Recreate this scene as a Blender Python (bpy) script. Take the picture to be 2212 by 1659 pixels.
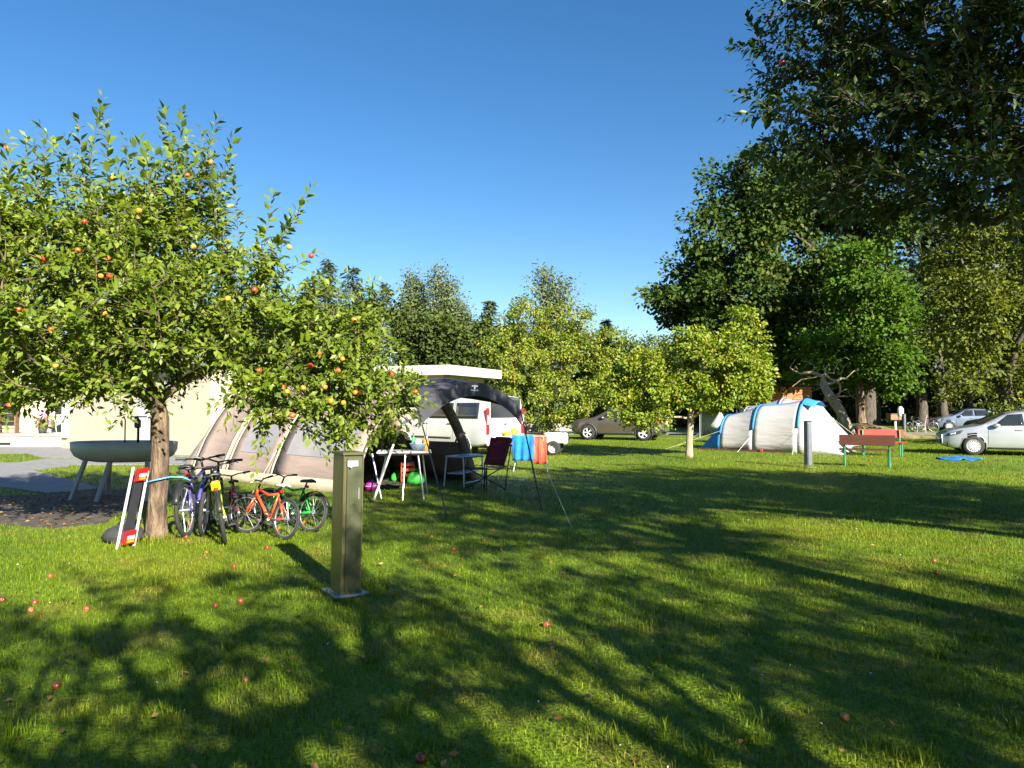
import bpy, math, random
import numpy as np
from mathutils import Vector, Matrix, Euler
R = math.radians
scn = bpy.context.scene
for o in list(bpy.data.objects): bpy.data.objects.remove(o)
C = scn.collection

# ---------------- camera, sky, sun, exposure ----------------
EYE = 1.6
FPX = 1533.0                       # focal length in pixels of a 2212 px wide picture
PITCH = math.atan(48.5 / FPX)
cd = bpy.data.cameras.new('camera'); cam = bpy.data.objects.new('camera', cd); C.objects.link(cam)
cd.sensor_width = 36; cd.lens = 36 * FPX / 2212; cd.clip_start = .05; cd.clip_end = 3000
cam.location = (0, 0, EYE); cam.rotation_euler = (R(90) + PITCH, 0, 0)
scn.camera = cam

SUN_EL, SUN_AZ = 27.0, 150.0       # azimuth clockwise from +Y
w = bpy.data.worlds.new('World'); scn.world = w; w.use_nodes = True
nt = w.node_tree; bg = nt.nodes['Background']
sky = nt.nodes.new('ShaderNodeTexSky'); sky.sky_type = 'NISHITA'; sky.sun_disc = False
sky.sun_elevation = R(SUN_EL); sky.sun_rotation = R(SUN_AZ)
sky.altitude = 300; sky.air_density = 1.0; sky.dust_density = .15; sky.ozone_density = 2.2
hs = nt.nodes.new('ShaderNodeHueSaturation'); hs.inputs['Saturation'].default_value = 1.30; hs.inputs['Hue'].default_value = .502
nt.links.new(sky.outputs[0], hs.inputs['Color']); nt.links.new(hs.outputs[0], bg.inputs[0]); bg.inputs[1].default_value = 0.042
sd = bpy.data.lights.new('sun', 'SUN'); sd.energy = 4.6; sd.angle = R(.53); sd.color = (1, .93, .80)
sun = bpy.data.objects.new('sun', sd); C.objects.link(sun)
sv = Vector((math.sin(R(SUN_AZ)) * math.cos(R(SUN_EL)), math.cos(R(SUN_AZ)) * math.cos(R(SUN_EL)), math.sin(R(SUN_EL))))
sun.rotation_euler = sv.to_track_quat('Z', 'Y').to_euler(); sun.location = (0, 0, 40)
vs = scn.view_settings; vs.view_transform = 'Standard'; vs.look = 'None'; vs.gamma = 1; vs.use_curve_mapping = False
vs.exposure = 2.05
cy = scn.cycles; cy.use_denoising = True; cy.max_bounces = 6; cy.diffuse_bounces = 3; cy.glossy_bounces = 3
cy.transmission_bounces = 4; cy.transparent_max_bounces = 6; cy.caustics_reflective = False; cy.caustics_refractive = False
cy.sample_clamp_indirect = 4

# ---------------- helpers ----------------
_cp, _sp = math.cos(PITCH), math.sin(PITCH)
def ray(px, py):
    a, b = px - 1106.0, 829.5 - py
    return Vector((a, FPX * _cp - b * _sp, FPX * _sp + b * _cp))
def G(px, py, z=0.0):              # where the sight line of a picture point meets the level z
    d = ray(px, py); t = (z - EYE) / d.z
    return Vector((d.x * t, d.y * t, z))
def at(px, py, Y):                 # the point of that sight line at distance Y
    d = ray(px, py); t = Y / d.y
    return Vector((d.x * t, Y, EYE + d.z * t))

def nlink(t, a, b): t.links.new(a, b)
MATS = {}
def M(name, c1, c2=None, scale=6., rough=.6, metal=0., bump=0., bscale=40., spec=.5, coat=0., stretch=(1, 1, 1), bdist=.01, mrot=(0, 0, 0)):
    if name in MATS: return MATS[name]
    m = bpy.data.materials.new(name); m.use_nodes = True; t = m.node_tree
    p = t.nodes['Principled BSDF']
    c2 = c2 or tuple(x * .8 for x in c1)
    tc = t.nodes.new('ShaderNodeTexCoord'); mp = t.nodes.new('ShaderNodeMapping'); mp.inputs['Scale'].default_value = stretch; mp.inputs['Rotation'].default_value = mrot
    nlink(t, tc.outputs['Object'], mp.inputs[0])
    n = t.nodes.new('ShaderNodeTexNoise'); n.inputs['Scale'].default_value = scale; n.inputs['Detail'].default_value = 5
    nlink(t, mp.outputs[0], n.inputs['Vector'])
    r = t.nodes.new('ShaderNodeValToRGB'); r.color_ramp.elements[0].position = .35; r.color_ramp.elements[1].position = .68
    r.color_ramp.elements[0].color = (*c2, 1); r.color_ramp.elements[1].color = (*c1, 1)
    nlink(t, n.outputs[0], r.inputs[0]); nlink(t, r.outputs[0], p.inputs['Base Color'])
    p.inputs['Metallic'].default_value = metal; p.inputs['Specular IOR Level'].default_value = spec
    p.inputs['Coat Weight'].default_value = coat; p.inputs['Coat Roughness'].default_value = .08
    mr = t.nodes.new('ShaderNodeMapRange'); mr.inputs['To Min'].default_value = max(.03, rough - .08); mr.inputs['To Max'].default_value = min(1, rough + .1)
    nlink(t, n.outputs[0], mr.inputs[0]); nlink(t, mr.outputs[0], p.inputs['Roughness'])
    if bump:
        b = t.nodes.new('ShaderNodeTexNoise'); b.inputs['Scale'].default_value = bscale; b.inputs['Detail'].default_value = 6
        nlink(t, mp.outputs[0], b.inputs['Vector'])
        bn = t.nodes.new('ShaderNodeBump'); bn.inputs['Strength'].default_value = bump; bn.inputs['Distance'].default_value = bdist
        nlink(t, b.outputs[0], bn.inputs['Height']); nlink(t, bn.outputs[0], p.inputs['Normal'])
    MATS[name] = m; return m

def leaf_mat(name, cols, trans=.35, rough=.5, nscale=.6, spec=.35, tcol=(1.3, 1.25, .55)):
    """cols: dark, mid, light colour; varies per leaf and in patches"""
    if name in MATS: return MATS[name]
    m = bpy.data.materials.new(name); m.use_nodes = True; t = m.node_tree
    p = t.nodes['Principled BSDF']; out = t.nodes['Material Output']
    g = t.nodes.new('ShaderNodeNewGeometry'); tc = t.nodes.new('ShaderNodeTexCoord')
    n = t.nodes.new('ShaderNodeTexNoise'); n.inputs['Scale'].default_value = nscale; n.inputs['Detail'].default_value = 3
    nlink(t, tc.outputs['Object'], n.inputs['Vector'])
    mx = t.nodes.new('ShaderNodeMix'); mx.inputs[0].default_value = .45
    nlink(t, g.outputs['Random Per Island'], mx.inputs[2]); nlink(t, n.outputs[0], mx.inputs[3])
    r = t.nodes.new('ShaderNodeValToRGB'); e = r.color_ramp.elements
    pos = np.linspace(.22, .82, len(cols))
    e[0].position = pos[0]; e[0].color = (*cols[0], 1); e[1].position = pos[-1]; e[1].color = (*cols[-1], 1)
    for q, c in zip(pos[1:-1], cols[1:-1]): k = e.new(q); k.color = (*c, 1)
    nlink(t, mx.outputs[0], r.inputs[0]); nlink(t, r.outputs[0], p.inputs['Base Color'])
    p.inputs['Roughness'].default_value = rough; p.inputs['Specular IOR Level'].default_value = spec
    tr = t.nodes.new('ShaderNodeBsdfTranslucent')
    mu = t.nodes.new('ShaderNodeMix'); mu.data_type = 'RGBA'; mu.blend_type = 'MULTIPLY'; mu.inputs[0].default_value = 1
    nlink(t, r.outputs[0], mu.inputs[6]); mu.inputs[7].default_value = (*tcol, 1); nlink(t, mu.outputs[2], tr.inputs[0])
    ms = t.nodes.new('ShaderNodeMixShader'); ms.inputs[0].default_value = trans
    nlink(t, p.outputs[0], ms.inputs[1]); nlink(t, tr.outputs[0], ms.inputs[2]); nlink(t, ms.outputs[0], out.inputs[0])
    MATS[name] = m; return m

def mesh_np(name, V, F, smooth=False):
    V = np.asarray(V, np.float32); F = np.asarray(F, np.int32); k = F.shape[1]
    me = bpy.data.meshes.new(name)
    me.vertices.add(len(V)); me.vertices.foreach_set('co', V.ravel())
    me.loops.add(F.size); me.loops.foreach_set('vertex_index', F.ravel())
    me.polygons.add(len(F)); me.polygons.foreach_set('loop_start', np.arange(len(F), dtype=np.int32) * k)
    if smooth: me.polygons.foreach_set('use_smooth', np.ones(len(F), bool))
    me.update(calc_edges=True); return me
def link(name, me, mat, parent=None, loc=None, rot=None):
    o = bpy.data.objects.new(name, me); C.objects.link(o)
    if mat and not me.materials: me.materials.append(mat)
    if parent: o.parent = parent
    if loc is not None: o.location = loc
    if rot is not None: o.rotation_euler = rot
    return o
def tag(o, label=None, cat=None, group=None, kind=None):
    if label: o['label'] = label
    if cat: o['category'] = cat
    if group: o['group'] = group
    if kind: o['kind'] = kind
    return o
def thing(name, label, cat, loc=(0, 0, 0), rz=0., group=None, lean=0.):
    o = bpy.data.objects.new(name, None); C.objects.link(o); o.empty_display_size = .2
    o.location = loc; o.rotation_euler = (lean, 0, rz)
    return tag(o, label, cat, group)
def yaw(v): return math.atan2(v[1], v[0])

class MB:
    def __init__(s): s.v = []; s.f = []; s.X = None
    def add(s, V, F):
        b = len(s.v)
        for p in V:
            p = Vector(p)
            s.v.append(tuple(s.X @ p) if s.X else tuple(p))
        for f in F: s.f.append([i + b for i in f])
        return s
    def box(s, c, d, rot=None, taper=1.):
        x, y, z = d[0] / 2, d[1] / 2, d[2] / 2
        V = [Vector((a * x * (taper if e > 0 else 1), b * y * (taper if e > 0 else 1), e * z)) for e in (-1, 1) for a, b in ((-1, -1), (1, -1), (1, 1), (-1, 1))]
        if rot is not None:
            m = Euler(rot).to_matrix(); V = [m @ p for p in V]
        V = [p + Vector(c) for p in V]
        return s.add(V, [(3, 2, 1, 0), (4, 5, 6, 7), (0, 1, 5, 4), (1, 2, 6, 5), (2, 3, 7, 6), (3, 0, 4, 7)])
    def bbox(s, c, d, b=.01, rot=None):          # box with chamfered edges
        x, y, z = d[0] / 2, d[1] / 2, d[2] / 2; b = min(b, x * .9, y * .9, z * .9)
        V, F = [], []
        for e, ins in ((-z, b), (-z + b, 0), (z - b, 0), (z, b)):
            X, Y = x - ins, y - ins
            V += [(-X + b, -Y, e), (X - b, -Y, e), (X, -Y + b, e), (X, Y - b, e), (X - b, Y, e), (-X + b, Y, e), (-X, Y - b, e), (-X, -Y + b, e)]
        F = [tuple(range(7, -1, -1)), tuple(range(24, 32))]
        for k in range(3):
            for i in range(8): F.append((k * 8 + i, k * 8 + (i + 1) % 8, k * 8 + 8 + (i + 1) % 8, k * 8 + 8 + i))
        V = [Vector(p) for p in V]
        if rot is not None:
            m = Euler(rot).to_matrix(); V = [m @ p for p in V]
        return s.add([p + Vector(c) for p in V], F)
    def tube(s, pts, r, n=8, cap=True):
        pts = [Vector(p) for p in pts]; rs = r if hasattr(r, '__len__') else [r] * len(pts)
        V, F = [], []; up = Vector((0, 0, 1)); u = None
        for i, p in enumerate(pts):
            d = (pts[min(i + 1, len(pts) - 1)] - pts[max(i - 1, 0)]).normalized()
            if u is None: u = d.cross(up) if abs(d.dot(up)) < .95 else d.cross(Vector((1, 0, 0)))
            u = (u - d * u.dot(d)).normalized(); vv = d.cross(u)
            for k in range(n):
                a = 2 * math.pi * k / n; V.append(p + (u * math.cos(a) + vv * math.sin(a)) * rs[i])
        for i in range(len(pts) - 1):
            for k in range(n): F.append((i * n + k, i * n + (k + 1) % n, (i + 1) * n + (k + 1) % n, (i + 1) * n + k))
        if cap: F.append(tuple(range(n - 1, -1, -1))); F.append(tuple((len(pts) - 1) * n + k for k in range(n)))
        return s.add(V, F)
    def lathe(s, prof, n=20, c=(0, 0, 0), ax='z', sx=1., sy=1.):
        V, F = [], []
        for r, z in prof:
            for k in range(n):
                a = 2 * math.pi * k / n; x, y = r * math.cos(a) * sx, r * math.sin(a) * sy
                q = (x, y, z) if ax == 'z' else (x, z, y) if ax == 'y' else (z, x, y)
                V.append(Vector(q) + Vector(c))
        for i in range(len(prof) - 1):
            for k in range(n): F.append((i * n + k, i * n + (k + 1) % n, (i + 1) * n + (k + 1) % n, (i + 1) * n + k))
        return s.add(V, F)
    def torus(s, Rr, r, n=28, k=8, ax='y', c=(0, 0, 0), flat=1.):
        prof = [(Rr + r * math.cos(2 * math.pi * i / k), r * flat * math.sin(2 * math.pi * i / k)) for i in range(k + 1)]
        return s.lathe(prof, n, c, ax)
    def grid(s, rows):                            # rows of points
        V = [p for r in rows for p in r]; n = len(rows[0])
        return s.add(V, [(i * n + j, i * n + j + 1, (i + 1) * n + j + 1, (i + 1) * n + j) for i in range(len(rows) - 1) for j in range(n - 1)])
    def prism(s, poly, z0, z1):
        n = len(poly)
        V = [(p[0], p[1], z0) for p in poly] + [(p[0], p[1], z1) for p in poly]
        return s.add(V, [tuple(range(n - 1, -1, -1)), tuple(range(n, 2 * n))] + [(i, (i + 1) % n, n + (i + 1) % n, n + i) for i in range(n)])
    def sphere(s, c, r, n=10, m=7, sz=1.):
        return s.lathe([(r * math.sin(math.pi * i / m), -r * sz * math.cos(math.pi * i / m)) for i in range(m + 1)], n, c)
    def mesh(s, name, smooth=False):
        me = bpy.data.meshes.new(name); me.from_pydata(s.v, [], s.f); me.update()
        if smooth: me.polygons.foreach_set('use_smooth', [True] * len(me.polygons))
        return me
    def build(s, name, mat, parent=None, smooth=False, loc=None, rot=None, solid=0., sub=0):
        o = link(name, s.mesh(name, smooth), mat, parent, loc, rot)
        if solid:
            k = o.modifiers.new('thick', 'SOLIDIFY'); k.thickness = solid; k.offset = 0
        if sub:
            k = o.modifiers.new('sub', 'SUBSURF'); k.levels = sub; k.render_levels = sub
        return o
def inpoly(x, y, poly):
    x = np.asarray(x); y = np.asarray(y); ins = np.zeros(x.shape, bool); n = len(poly)
    for i in range(n):
        x0, y0 = poly[i][0], poly[i][1]; x1, y1 = poly[(i + 1) % n][0], poly[(i + 1) % n][1]
        c = ((y0 > y) != (y1 > y)) & (x < (x1 - x0) * (y - y0) / (y1 - y0 + 1e-12) + x0); ins ^= c
    return ins
# ---------------- ground ----------------
def lawn_mat(name, blade):
    m = bpy.data.materials.new(name); m.use_nodes = True; t = m.node_tree; p = t.nodes['Principled BSDF']
    tc = t.nodes.new('ShaderNodeTexCoord')
    def noise(sc, det=4, st=None):
        n = t.nodes.new('ShaderNodeTexNoise'); n.inputs['Scale'].default_value = sc; n.inputs['Detail'].default_value = det
        nlink(t, tc.outputs['Object'], n.inputs['Vector']); return n
    def ramp(src, stops):
        r = t.nodes.new('ShaderNodeValToRGB'); e = r.color_ramp.elements
        e[0].position, e[0].color = stops[0][0], (*stops[0][1], 1); e[1].position, e[1].color = stops[-1][0], (*stops[-1][1], 1)
        for q, c in stops[1:-1]: k = e.new(q); k.color = (*c, 1)
        nlink(t, src, r.inputs[0]); return r
    def mix(f, a, b, bt='MIX', fv=None):
        x = t.nodes.new('ShaderNodeMix'); x.data_type = 'RGBA'; x.blend_type = bt
        if fv is not None: x.inputs[0].default_value = fv
        else: nlink(t, f, x.inputs[0])
        nlink(t, a, x.inputs[6]); nlink(t, b, x.inputs[7]); return x
    big = noise(.35, 4); mid = noise(1.7, 4); fine = noise(38 if not blade else 6, 5)
    g = ramp(big.outputs[0], [(.3, (.080, .138, .004)), (.5, (.120, .190, .005)), (.7, (.17, .212, .010))])
    dry = ramp(mid.outputs[0], [(.52, (0, 0, 0)), (.74, (.55, .55, .55))])
    drc = t.nodes.new('ShaderNodeRGB'); drc.outputs[0].default_value = (.21, .155, .035, 1)
    g2 = mix(dry.outputs[0], g.outputs[0], drc.outputs[0])
    if blade:
        gi = t.nodes.new('ShaderNodeNewGeometry')
        v = ramp(gi.outputs['Random Per Island'], [(0, (.45, .52, .4)), (.55, (1, 1, 1)), (.88, (1.35, 1.25, 1.2)), (1, (2.2, 1.7, 2.2))])
    else:
        v = ramp(fine.outputs[0], [(.3, (.4, .42, .38)), (.5, (.85, .85, .8)), (.7, (1.15, 1.12, 1.0))])
    c = mix(None, g2.outputs[2], v.outputs[0], 'MULTIPLY', 1.0)
    nlink(t, c.outputs[2], p.inputs['Base Color']); p.inputs['Roughness'].default_value = .6; p.inputs['Specular IOR Level'].default_value = .25
    if blade:
        tr = t.nodes.new('ShaderNodeBsdfTranslucent'); nlink(t, c.outputs[2], tr.inputs[0])
        ms = t.nodes.new('ShaderNodeMixShader'); ms.inputs[0].default_value = .4
        nlink(t, p.outputs[0], ms.inputs[1]); nlink(t, tr.outputs[0], ms.inputs[2]); nlink(t, ms.outputs[0], t.nodes['Material Output'].inputs[0])
    else:
        b = t.nodes.new('ShaderNodeBump'); b.inputs['Strength'].default_value = .9; b.inputs['Distance'].default_value = .03
        nlink(t, fine.outputs[0], b.inputs['Height']); nlink(t, b.outputs[0], p.inputs['Normal'])
    return m
LAWN = lawn_mat('lawn_ground', False); BLADE = lawn_mat('grass_blade', True)
rows = []
ext = [-600, -300, -150, -80, -40, -20, -10, 0, 10, 20, 40, 80, 150, 300, 600]
mb = MB().grid([[(x, y, 0) for x in ext] for y in [-200, -100, -50, -20, 0, 10, 20, 30, 40, 60, 80, 120, 200, 400, 700]])
tag(mb.build('lawn', LAWN), kind='structure')

def sheet(name, pts, z, mat, px=True):
    P = [G(*q) if px else q for q in pts]
    o = MB().prism([(p[0], p[1]) for p in P], -.05, z).build(name, mat); tag(o, kind='structure'); return [(p[0], p[1]) for p in P]
PAVE = M('paving', (.20, .195, .195), (.145, .145, .15), 3, .85, bump=.4, bscale=30)
SOIL = M('soil', (.085, .065, .045), (.03, .024, .018), 7, .95, bump=1, bscale=25, bdist=.04)
pathA = sheet('path', [(-260, 966), (430, 964), (430, 986), (95, 990), (60, 981), (-260, 975)], .012, PAVE)
pathB = sheet('path', [(-260, 1003), (40, 1000), (95, 992), (430, 988), (430, 1004), (165, 1005), (72, 1017), (222, 1056), (104, 1067), (-260, 1015)], .016, PAVE)
soilA = sheet('bare_soil', [(-160, 1078), (60, 1070), (110, 1069), (235, 1058), (330, 1052), (350, 1085), (262, 1108), (225, 1131), (120, 1142), (-20, 1134), (-160, 1130)], .010, SOIL)
road = sheet('gravel_drive', [(-4, 40.5), (60, 40.5), (60, 44), (-4, 44)], .014, M('gravel', (.20, .18, .15), (.13, .12, .10), 9, .95, bump=.6), px=False)
NOGRASS = [pathA, pathB, soilA]

def grass(name, n, y0, y1, h, wd, pw, seed, side=.86, fin=None, fout=None):
    rg = np.random.default_rng(seed)
    # picture-area weighted density: denser near the lens
    u = rg.random(n); a = 2 - pw
    y = (y0 ** a + u * (y1 ** a - y0 ** a)) ** (1 / a)
    x = (rg.random(n) * 2 - 1) * (side * y + .8)
    k = np.ones(n, bool)
    for P in NOGRASS: k &= ~inpoly(x, y, P)
    if fin: k &= rg.random(n) < np.clip((y - fin[0]) / (fin[1] - fin[0]), 0, 1)
    if fout: k &= rg.random(n) < np.clip((fout[1] - y) / (fout[1] - fout[0]), 0, 1)
    # patchy sward
    x, y = x[k], y[k]; n = len(x)
    pat = .5 + .5 * np.sin(x * 1.9 + 1.3 * np.sin(y * 1.1)) * np.sin(y * 2.3 + 1.7 * np.sin(x * .8))
    sc = (.55 + .9 * rg.random(n) ** 1.5) * (.75 + .5 * pat) * (1 + .035 * y)
    hh = h * sc; ww = wd * (.7 + .6 * rg.random(n)) * (1 + .05 * y)
    az = rg.random(n) * 2 * np.pi; ln = rg.random(n) * .9 + .1
    dx, dy = np.cos(az), np.sin(az); pz = az + np.pi / 2 + rg.normal(0, .4, n)
    sx, sy = np.cos(pz) * ww / 2, np.sin(pz) * ww / 2
    V = np.zeros((n, 5, 3), np.float32)
    m1, m2 = .35 * hh * ln * .6, hh * ln
    V[:, 0] = np.stack([x - sx, y - sy, 0 * x - .004], 1); V[:, 1] = np.stack([x + sx, y + sy, 0 * x - .004], 1)
    zz = hh * .58
    V[:, 2] = np.stack([x + dx * m1 + sx * .8, y + dy * m1 + sy * .8, zz], 1); V[:, 3] = np.stack([x + dx * m1 - sx * .8, y + dy * m1 - sy * .8, zz], 1)
    V[:, 4] = np.stack([x + dx * m2, y + dy * m2, hh * (1 - .35 * ln)], 1)
    b = np.arange(n, dtype=np.int32)[:, None, None] * 5
    F = (np.array([[0, 1, 2], [0, 2, 3], [3, 2, 4]], np.int32)[None] + b).reshape(-1, 3)
    o = link(name, mesh_np(name, V.reshape(-1, 3), F), BLADE); return tag(o, 'short mown green grass blades of the lawn', 'grass', kind='stuff')
def tufts(spots, seed=7):
    rg = np.random.default_rng(seed); V = []; n = 0
    for x, y, r, k, h in spots:
        a = rg.random(k) * 6.283; d = r * np.sqrt(rg.random(k)); bx_, by_ = x + d * np.cos(a), y + d * np.sin(a); hh = h * (.4 + .8 * rg.random(k)); az = rg.random(k) * 6.283; ln = hh * (.2 + .5 * rg.random(k)); sx, sy = -np.sin(az) * .0028, np.cos(az) * .0028
        B = np.stack([np.stack([bx_ - sx, by_ - sy, 0 * hh], 1), np.stack([bx_ + sx, by_ + sy, 0 * hh], 1), np.stack([bx_ + np.cos(az) * ln * .4 + sx, by_ + np.sin(az) * ln * .4 + sy, hh * .6], 1), np.stack([bx_ + np.cos(az) * ln * .4 - sx, by_ + np.sin(az) * ln * .4 - sy, hh * .6], 1), np.stack([bx_ + np.cos(az) * ln, by_ + np.sin(az) * ln, hh], 1)], 1); V.append(B)
    V = np.concatenate(V); F = (np.array([[0, 1, 2], [0, 2, 3], [3, 2, 4]], np.int32)[None] + (np.arange(len(V)) * 5)[:, None, None]).reshape(-1, 3)
    tag(link('grass_tufts', mesh_np('grass_tufts', V.reshape(-1, 3), F.astype(np.int32)), BLADE), 'longer grass tufts round posts and tree trunks', 'grass', kind='stuff')
_tsp = []; _trg = random.Random(3)
for px, py, r, k, h in [(800, 1270, .16, 130, .11), (770, 1283, .1, 60, .06), (700, 1275, .1, 60, .06), (336, 1170, .24, 260, .09), (310, 1150, .15, 120, .10), (252, 1185, .15, 120, .08), (460, 1175, .4, 240, .06), (610, 1168, .4, 240, .06), (1488, 992, .25, 160, .12), (1746, 1012, .2, 120, .12), (1842, 1008, .15, 80, .1), (1940, 1014, .15, 80, .1)]: q = G(px, py); _tsp.append((q.x, q.y, r, k, h))
for _ in range(70): q = G(_trg.uniform(-50, 2260), _trg.uniform(1100, 1655)); _tsp.append((q.x, q.y, _trg.uniform(.04, .14), 40, _trg.uniform(.045, .08)))
tufts(_tsp)
grass('grass', 350000, 2.2, 15, .030, .0036, .85, 1, fout=(8.5, 15))
grass('grass', 150000, 8.5, 38, .03, .006, .9, 2, fin=(8.5, 15), fout=(28, 38))
# ---------------- trees ----------------
BARK = M('bark', (.19, .13, .08), (.045, .03, .02), 13, .95, bump=1, bscale=26, stretch=(1, 1, .28), bdist=.07)
BARKD = M('bark_dark', (.085, .065, .05), (.035, .028, .022), 9, .95, bump=1, bscale=18, stretch=(1, 1, .3), bdist=.03)
BARKL = M('bark_pale', (.36, .28, .19), (.20, .15, .10), 9, .9, bump=1, bscale=22, stretch=(1, 1, .3), bdist=.02)
TWIG = M('twig_bark', (.16, .12, .085), (.08, .06, .04), 12, .9)

LEAF3 = (np.array([[0, 0, 0], [.28, .40, .05], [.28, -.40, .05], [.33, 0, -.06], [.68, .36, .03], [.68, -.36, .03], [.7, 0, -.08], [1, 0, -.16]], np.float32),
         np.array([[0, 3, 1], [1, 3, 4], [3, 6, 4], [4, 6, 7], [0, 2, 3], [2, 5, 3], [3, 5, 6], [5, 7, 6]], np.int32))
LEAF2 = (np.array([[0, 0, 0], [.45, .42, .06], [.45, -.42, .06], [.5, 0, -.07], [1, 0, -.12]], np.float32),
         np.array([[0, 3, 1], [1, 3, 4], [0, 2, 3], [2, 4, 3]], np.int32))
LEAF1 = (np.array([[0, 0, 0], [.5, .46, .06], [1, 0, -.08], [.5, -.46, .06]], np.float32), np.array([[0, 1, 2], [0, 2, 3]], np.int32))
LEAFN = (np.array([[0, 0, 0], [.45, .16, .0], [1, 0, -.10], [.45, -.16, .0]], np.float32), np.array([[0, 1, 2], [0, 2, 3]], np.int32))
def norm(a): return a / (np.linalg.norm(a, axis=-1, keepdims=True) + 1e-9)
def leaves_mesh(name, P, D, N, L, W, tpl):
    T, F = tpl; n = len(P)
    D = norm(D); S = norm(np.cross(N, D)); N2 = np.cross(D, S)
    L = np.broadcast_to(L, n)[:, None, None]; W = np.broadcast_to(W, n)[:, None, None]
    V = P[:, None] + D[:, None] * (T[None, :, 0:1] * L) + S[:, None] * (T[None, :, 1:2] * W) + N2[:, None] * (T[None, :, 2:3] * L)
    FF = (F[None] + (np.arange(n, dtype=np.int32) * len(T))[:, None, None]).reshape(-1, 3)
    return mesh_np(name, V.reshape(-1, 3), FF)

def grow(trunk, tips, rg, alpha=.35, step=.35, sag=.06, jit=.06):
    """limbs that join each tip to the tree already grown"""
    nodes = [np.array(p, float) for p in trunk]; par = [-1] + list(range(len(trunk) - 1))
    pl = [0.]
    for i in range(1, len(nodes)): pl.append(pl[-1] + np.linalg.norm(nodes[i] - nodes[i - 1]))
    ok = [i >= max(1, len(trunk) // 2) for i in range(len(nodes))]
    top = nodes[-1]; tips = sorted(tips, key=lambda p: np.linalg.norm(np.array(p) - top))
    ends = []
    A = np.zeros((len(tips) * 14 + len(nodes) + 50, 3)); A[:len(nodes)] = nodes
    PLA = np.zeros(len(A)); PLA[:len(nodes)] = pl; OKA = np.zeros(len(A), bool); OKA[:len(nodes)] = ok; cnt = len(nodes)
    for t in tips:
        t = np.array(t, float); d = t - A[:cnt]; dist = np.linalg.norm(d, axis=1)
        cost = dist + alpha * PLA[:cnt] + np.where(OKA[:cnt], 0, 1e3) + .5 * np.maximum(0, A[:cnt, 2] - t[2])
        k = int(np.argmin(cost)); a = A[k].copy(); L = dist[k]; n = int(np.clip(round(L / step), 1, 13))
        off = rg.normal(0, jit, 3) * L; off[2] += sag * L; last = k; prev = a
        for i in range(1, n + 1):
            s = i / n; p = a + (t - a) * s + off * math.sin(math.pi * s)
            if cnt >= len(A): break
            A[cnt] = p; PLA[cnt] = PLA[last] + np.linalg.norm(p - prev); OKA[cnt] = True
            par.append(last); last = cnt; prev = p; cnt += 1
        ends.append(last)
    return A[:cnt], par, ends
def limb_mesh(name, A, par, tip_r, r_base, power=2.3, nmin=4, nmax=9, flare=1.0, skip=0):
    n = len(A); r = np.zeros(n); ch = [[] for _ in range(n)]
    for i, p in enumerate(par):
        if p >= 0: ch[p].append(i)
    acc = np.zeros(n)
    for i in range(n - 1, -1, -1):
        r[i] = max(acc[i], tip_r ** power); 
        if par[i] >= 0: acc[par[i]] += r[i]
    r = r ** (1 / power); r = tip_r + (r - tip_r) * (r_base - tip_r) / max(1e-6, r[0] - tip_r)
    V, F = [], []; b = 0
    starts = [(0, -1)]
    while starts:
        s, p0 = starts.pop(); chain = ([p0] if p0 >= 0 else []) + [s]
        c = s
        while ch[c]:
            k = max(ch[c], key=lambda q: r[q])
            for q in ch[c]:
                if q != k: starts.append((q, c))
            chain.append(k); c = k
        R0 = [min(r[q], r[s] * 1.05) if p0 >= 0 else r[q] for q in chain]
        if p0 < 0 and flare > 1:
            for i in range(len(chain)):
                R0[i] *= 1 + (flare - 1) * math.exp(-(A[chain[i]][2] - A[0][2]) / .22)
        nn = nmax if max(R0) > .03 else 6 if max(R0) > .012 else nmin
        P = A[chain]; u = None
        for i in range(len(P)):
            d = P[min(i + 1, len(P) - 1)] - P[max(i - 1, 0)]; d = d / (np.linalg.norm(d) + 1e-9)
            if u is None: u = np.cross(d, [0, 0, 1.]) if abs(d[2]) < .9 else np.cross(d, [1., 0, 0])
            u = u - d * np.dot(u, d); u /= np.linalg.norm(u) + 1e-9; v = np.cross(d, u)
            a = np.arange(nn) * 2 * np.pi / nn
            rr = R0[i] * (1 + (.10 * np.sin(3 * a + i * .7) if R0[i] > .05 else 0))
            V.append(P[i] + (np.outer(np.cos(a), u) + np.outer(np.sin(a), v)) * (rr if np.isscalar(rr) else rr[:, None]))
        for i in range(len(P) - 1):
            for k in range(nn): F.append((b + i * nn + k, b + i * nn + (k + 1) % nn, b + (i + 1) * nn + (k + 1) % nn, b + (i + 1) * nn + k))
        b += len(P) * nn
    me = mesh_np(name, np.concatenate(V), F, True); return me
def ell_points(rg, n, lobes, shell=.55):
    """points in a set of ellipsoids (cx,cy,cz,rx,ry,rz), crowded to the outside"""
    v = np.array([l[3] * l[4] * l[5] for l in lobes]) ** .8; idx = rg.choice(len(lobes), n, p=v / v.sum())
    Lb = np.array(lobes)[idx]; d = norm(rg.normal(size=(n, 3))); q = shell + (1 - shell) * rg.random(n) ** .6
    inner = rg.random(n) < .22; q[inner] = rg.random(inner.sum()) ** .5 * .8
    return Lb[:, :3] + d * q[:, None] * Lb[:, 3:6], Lb[:, :3]

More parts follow.
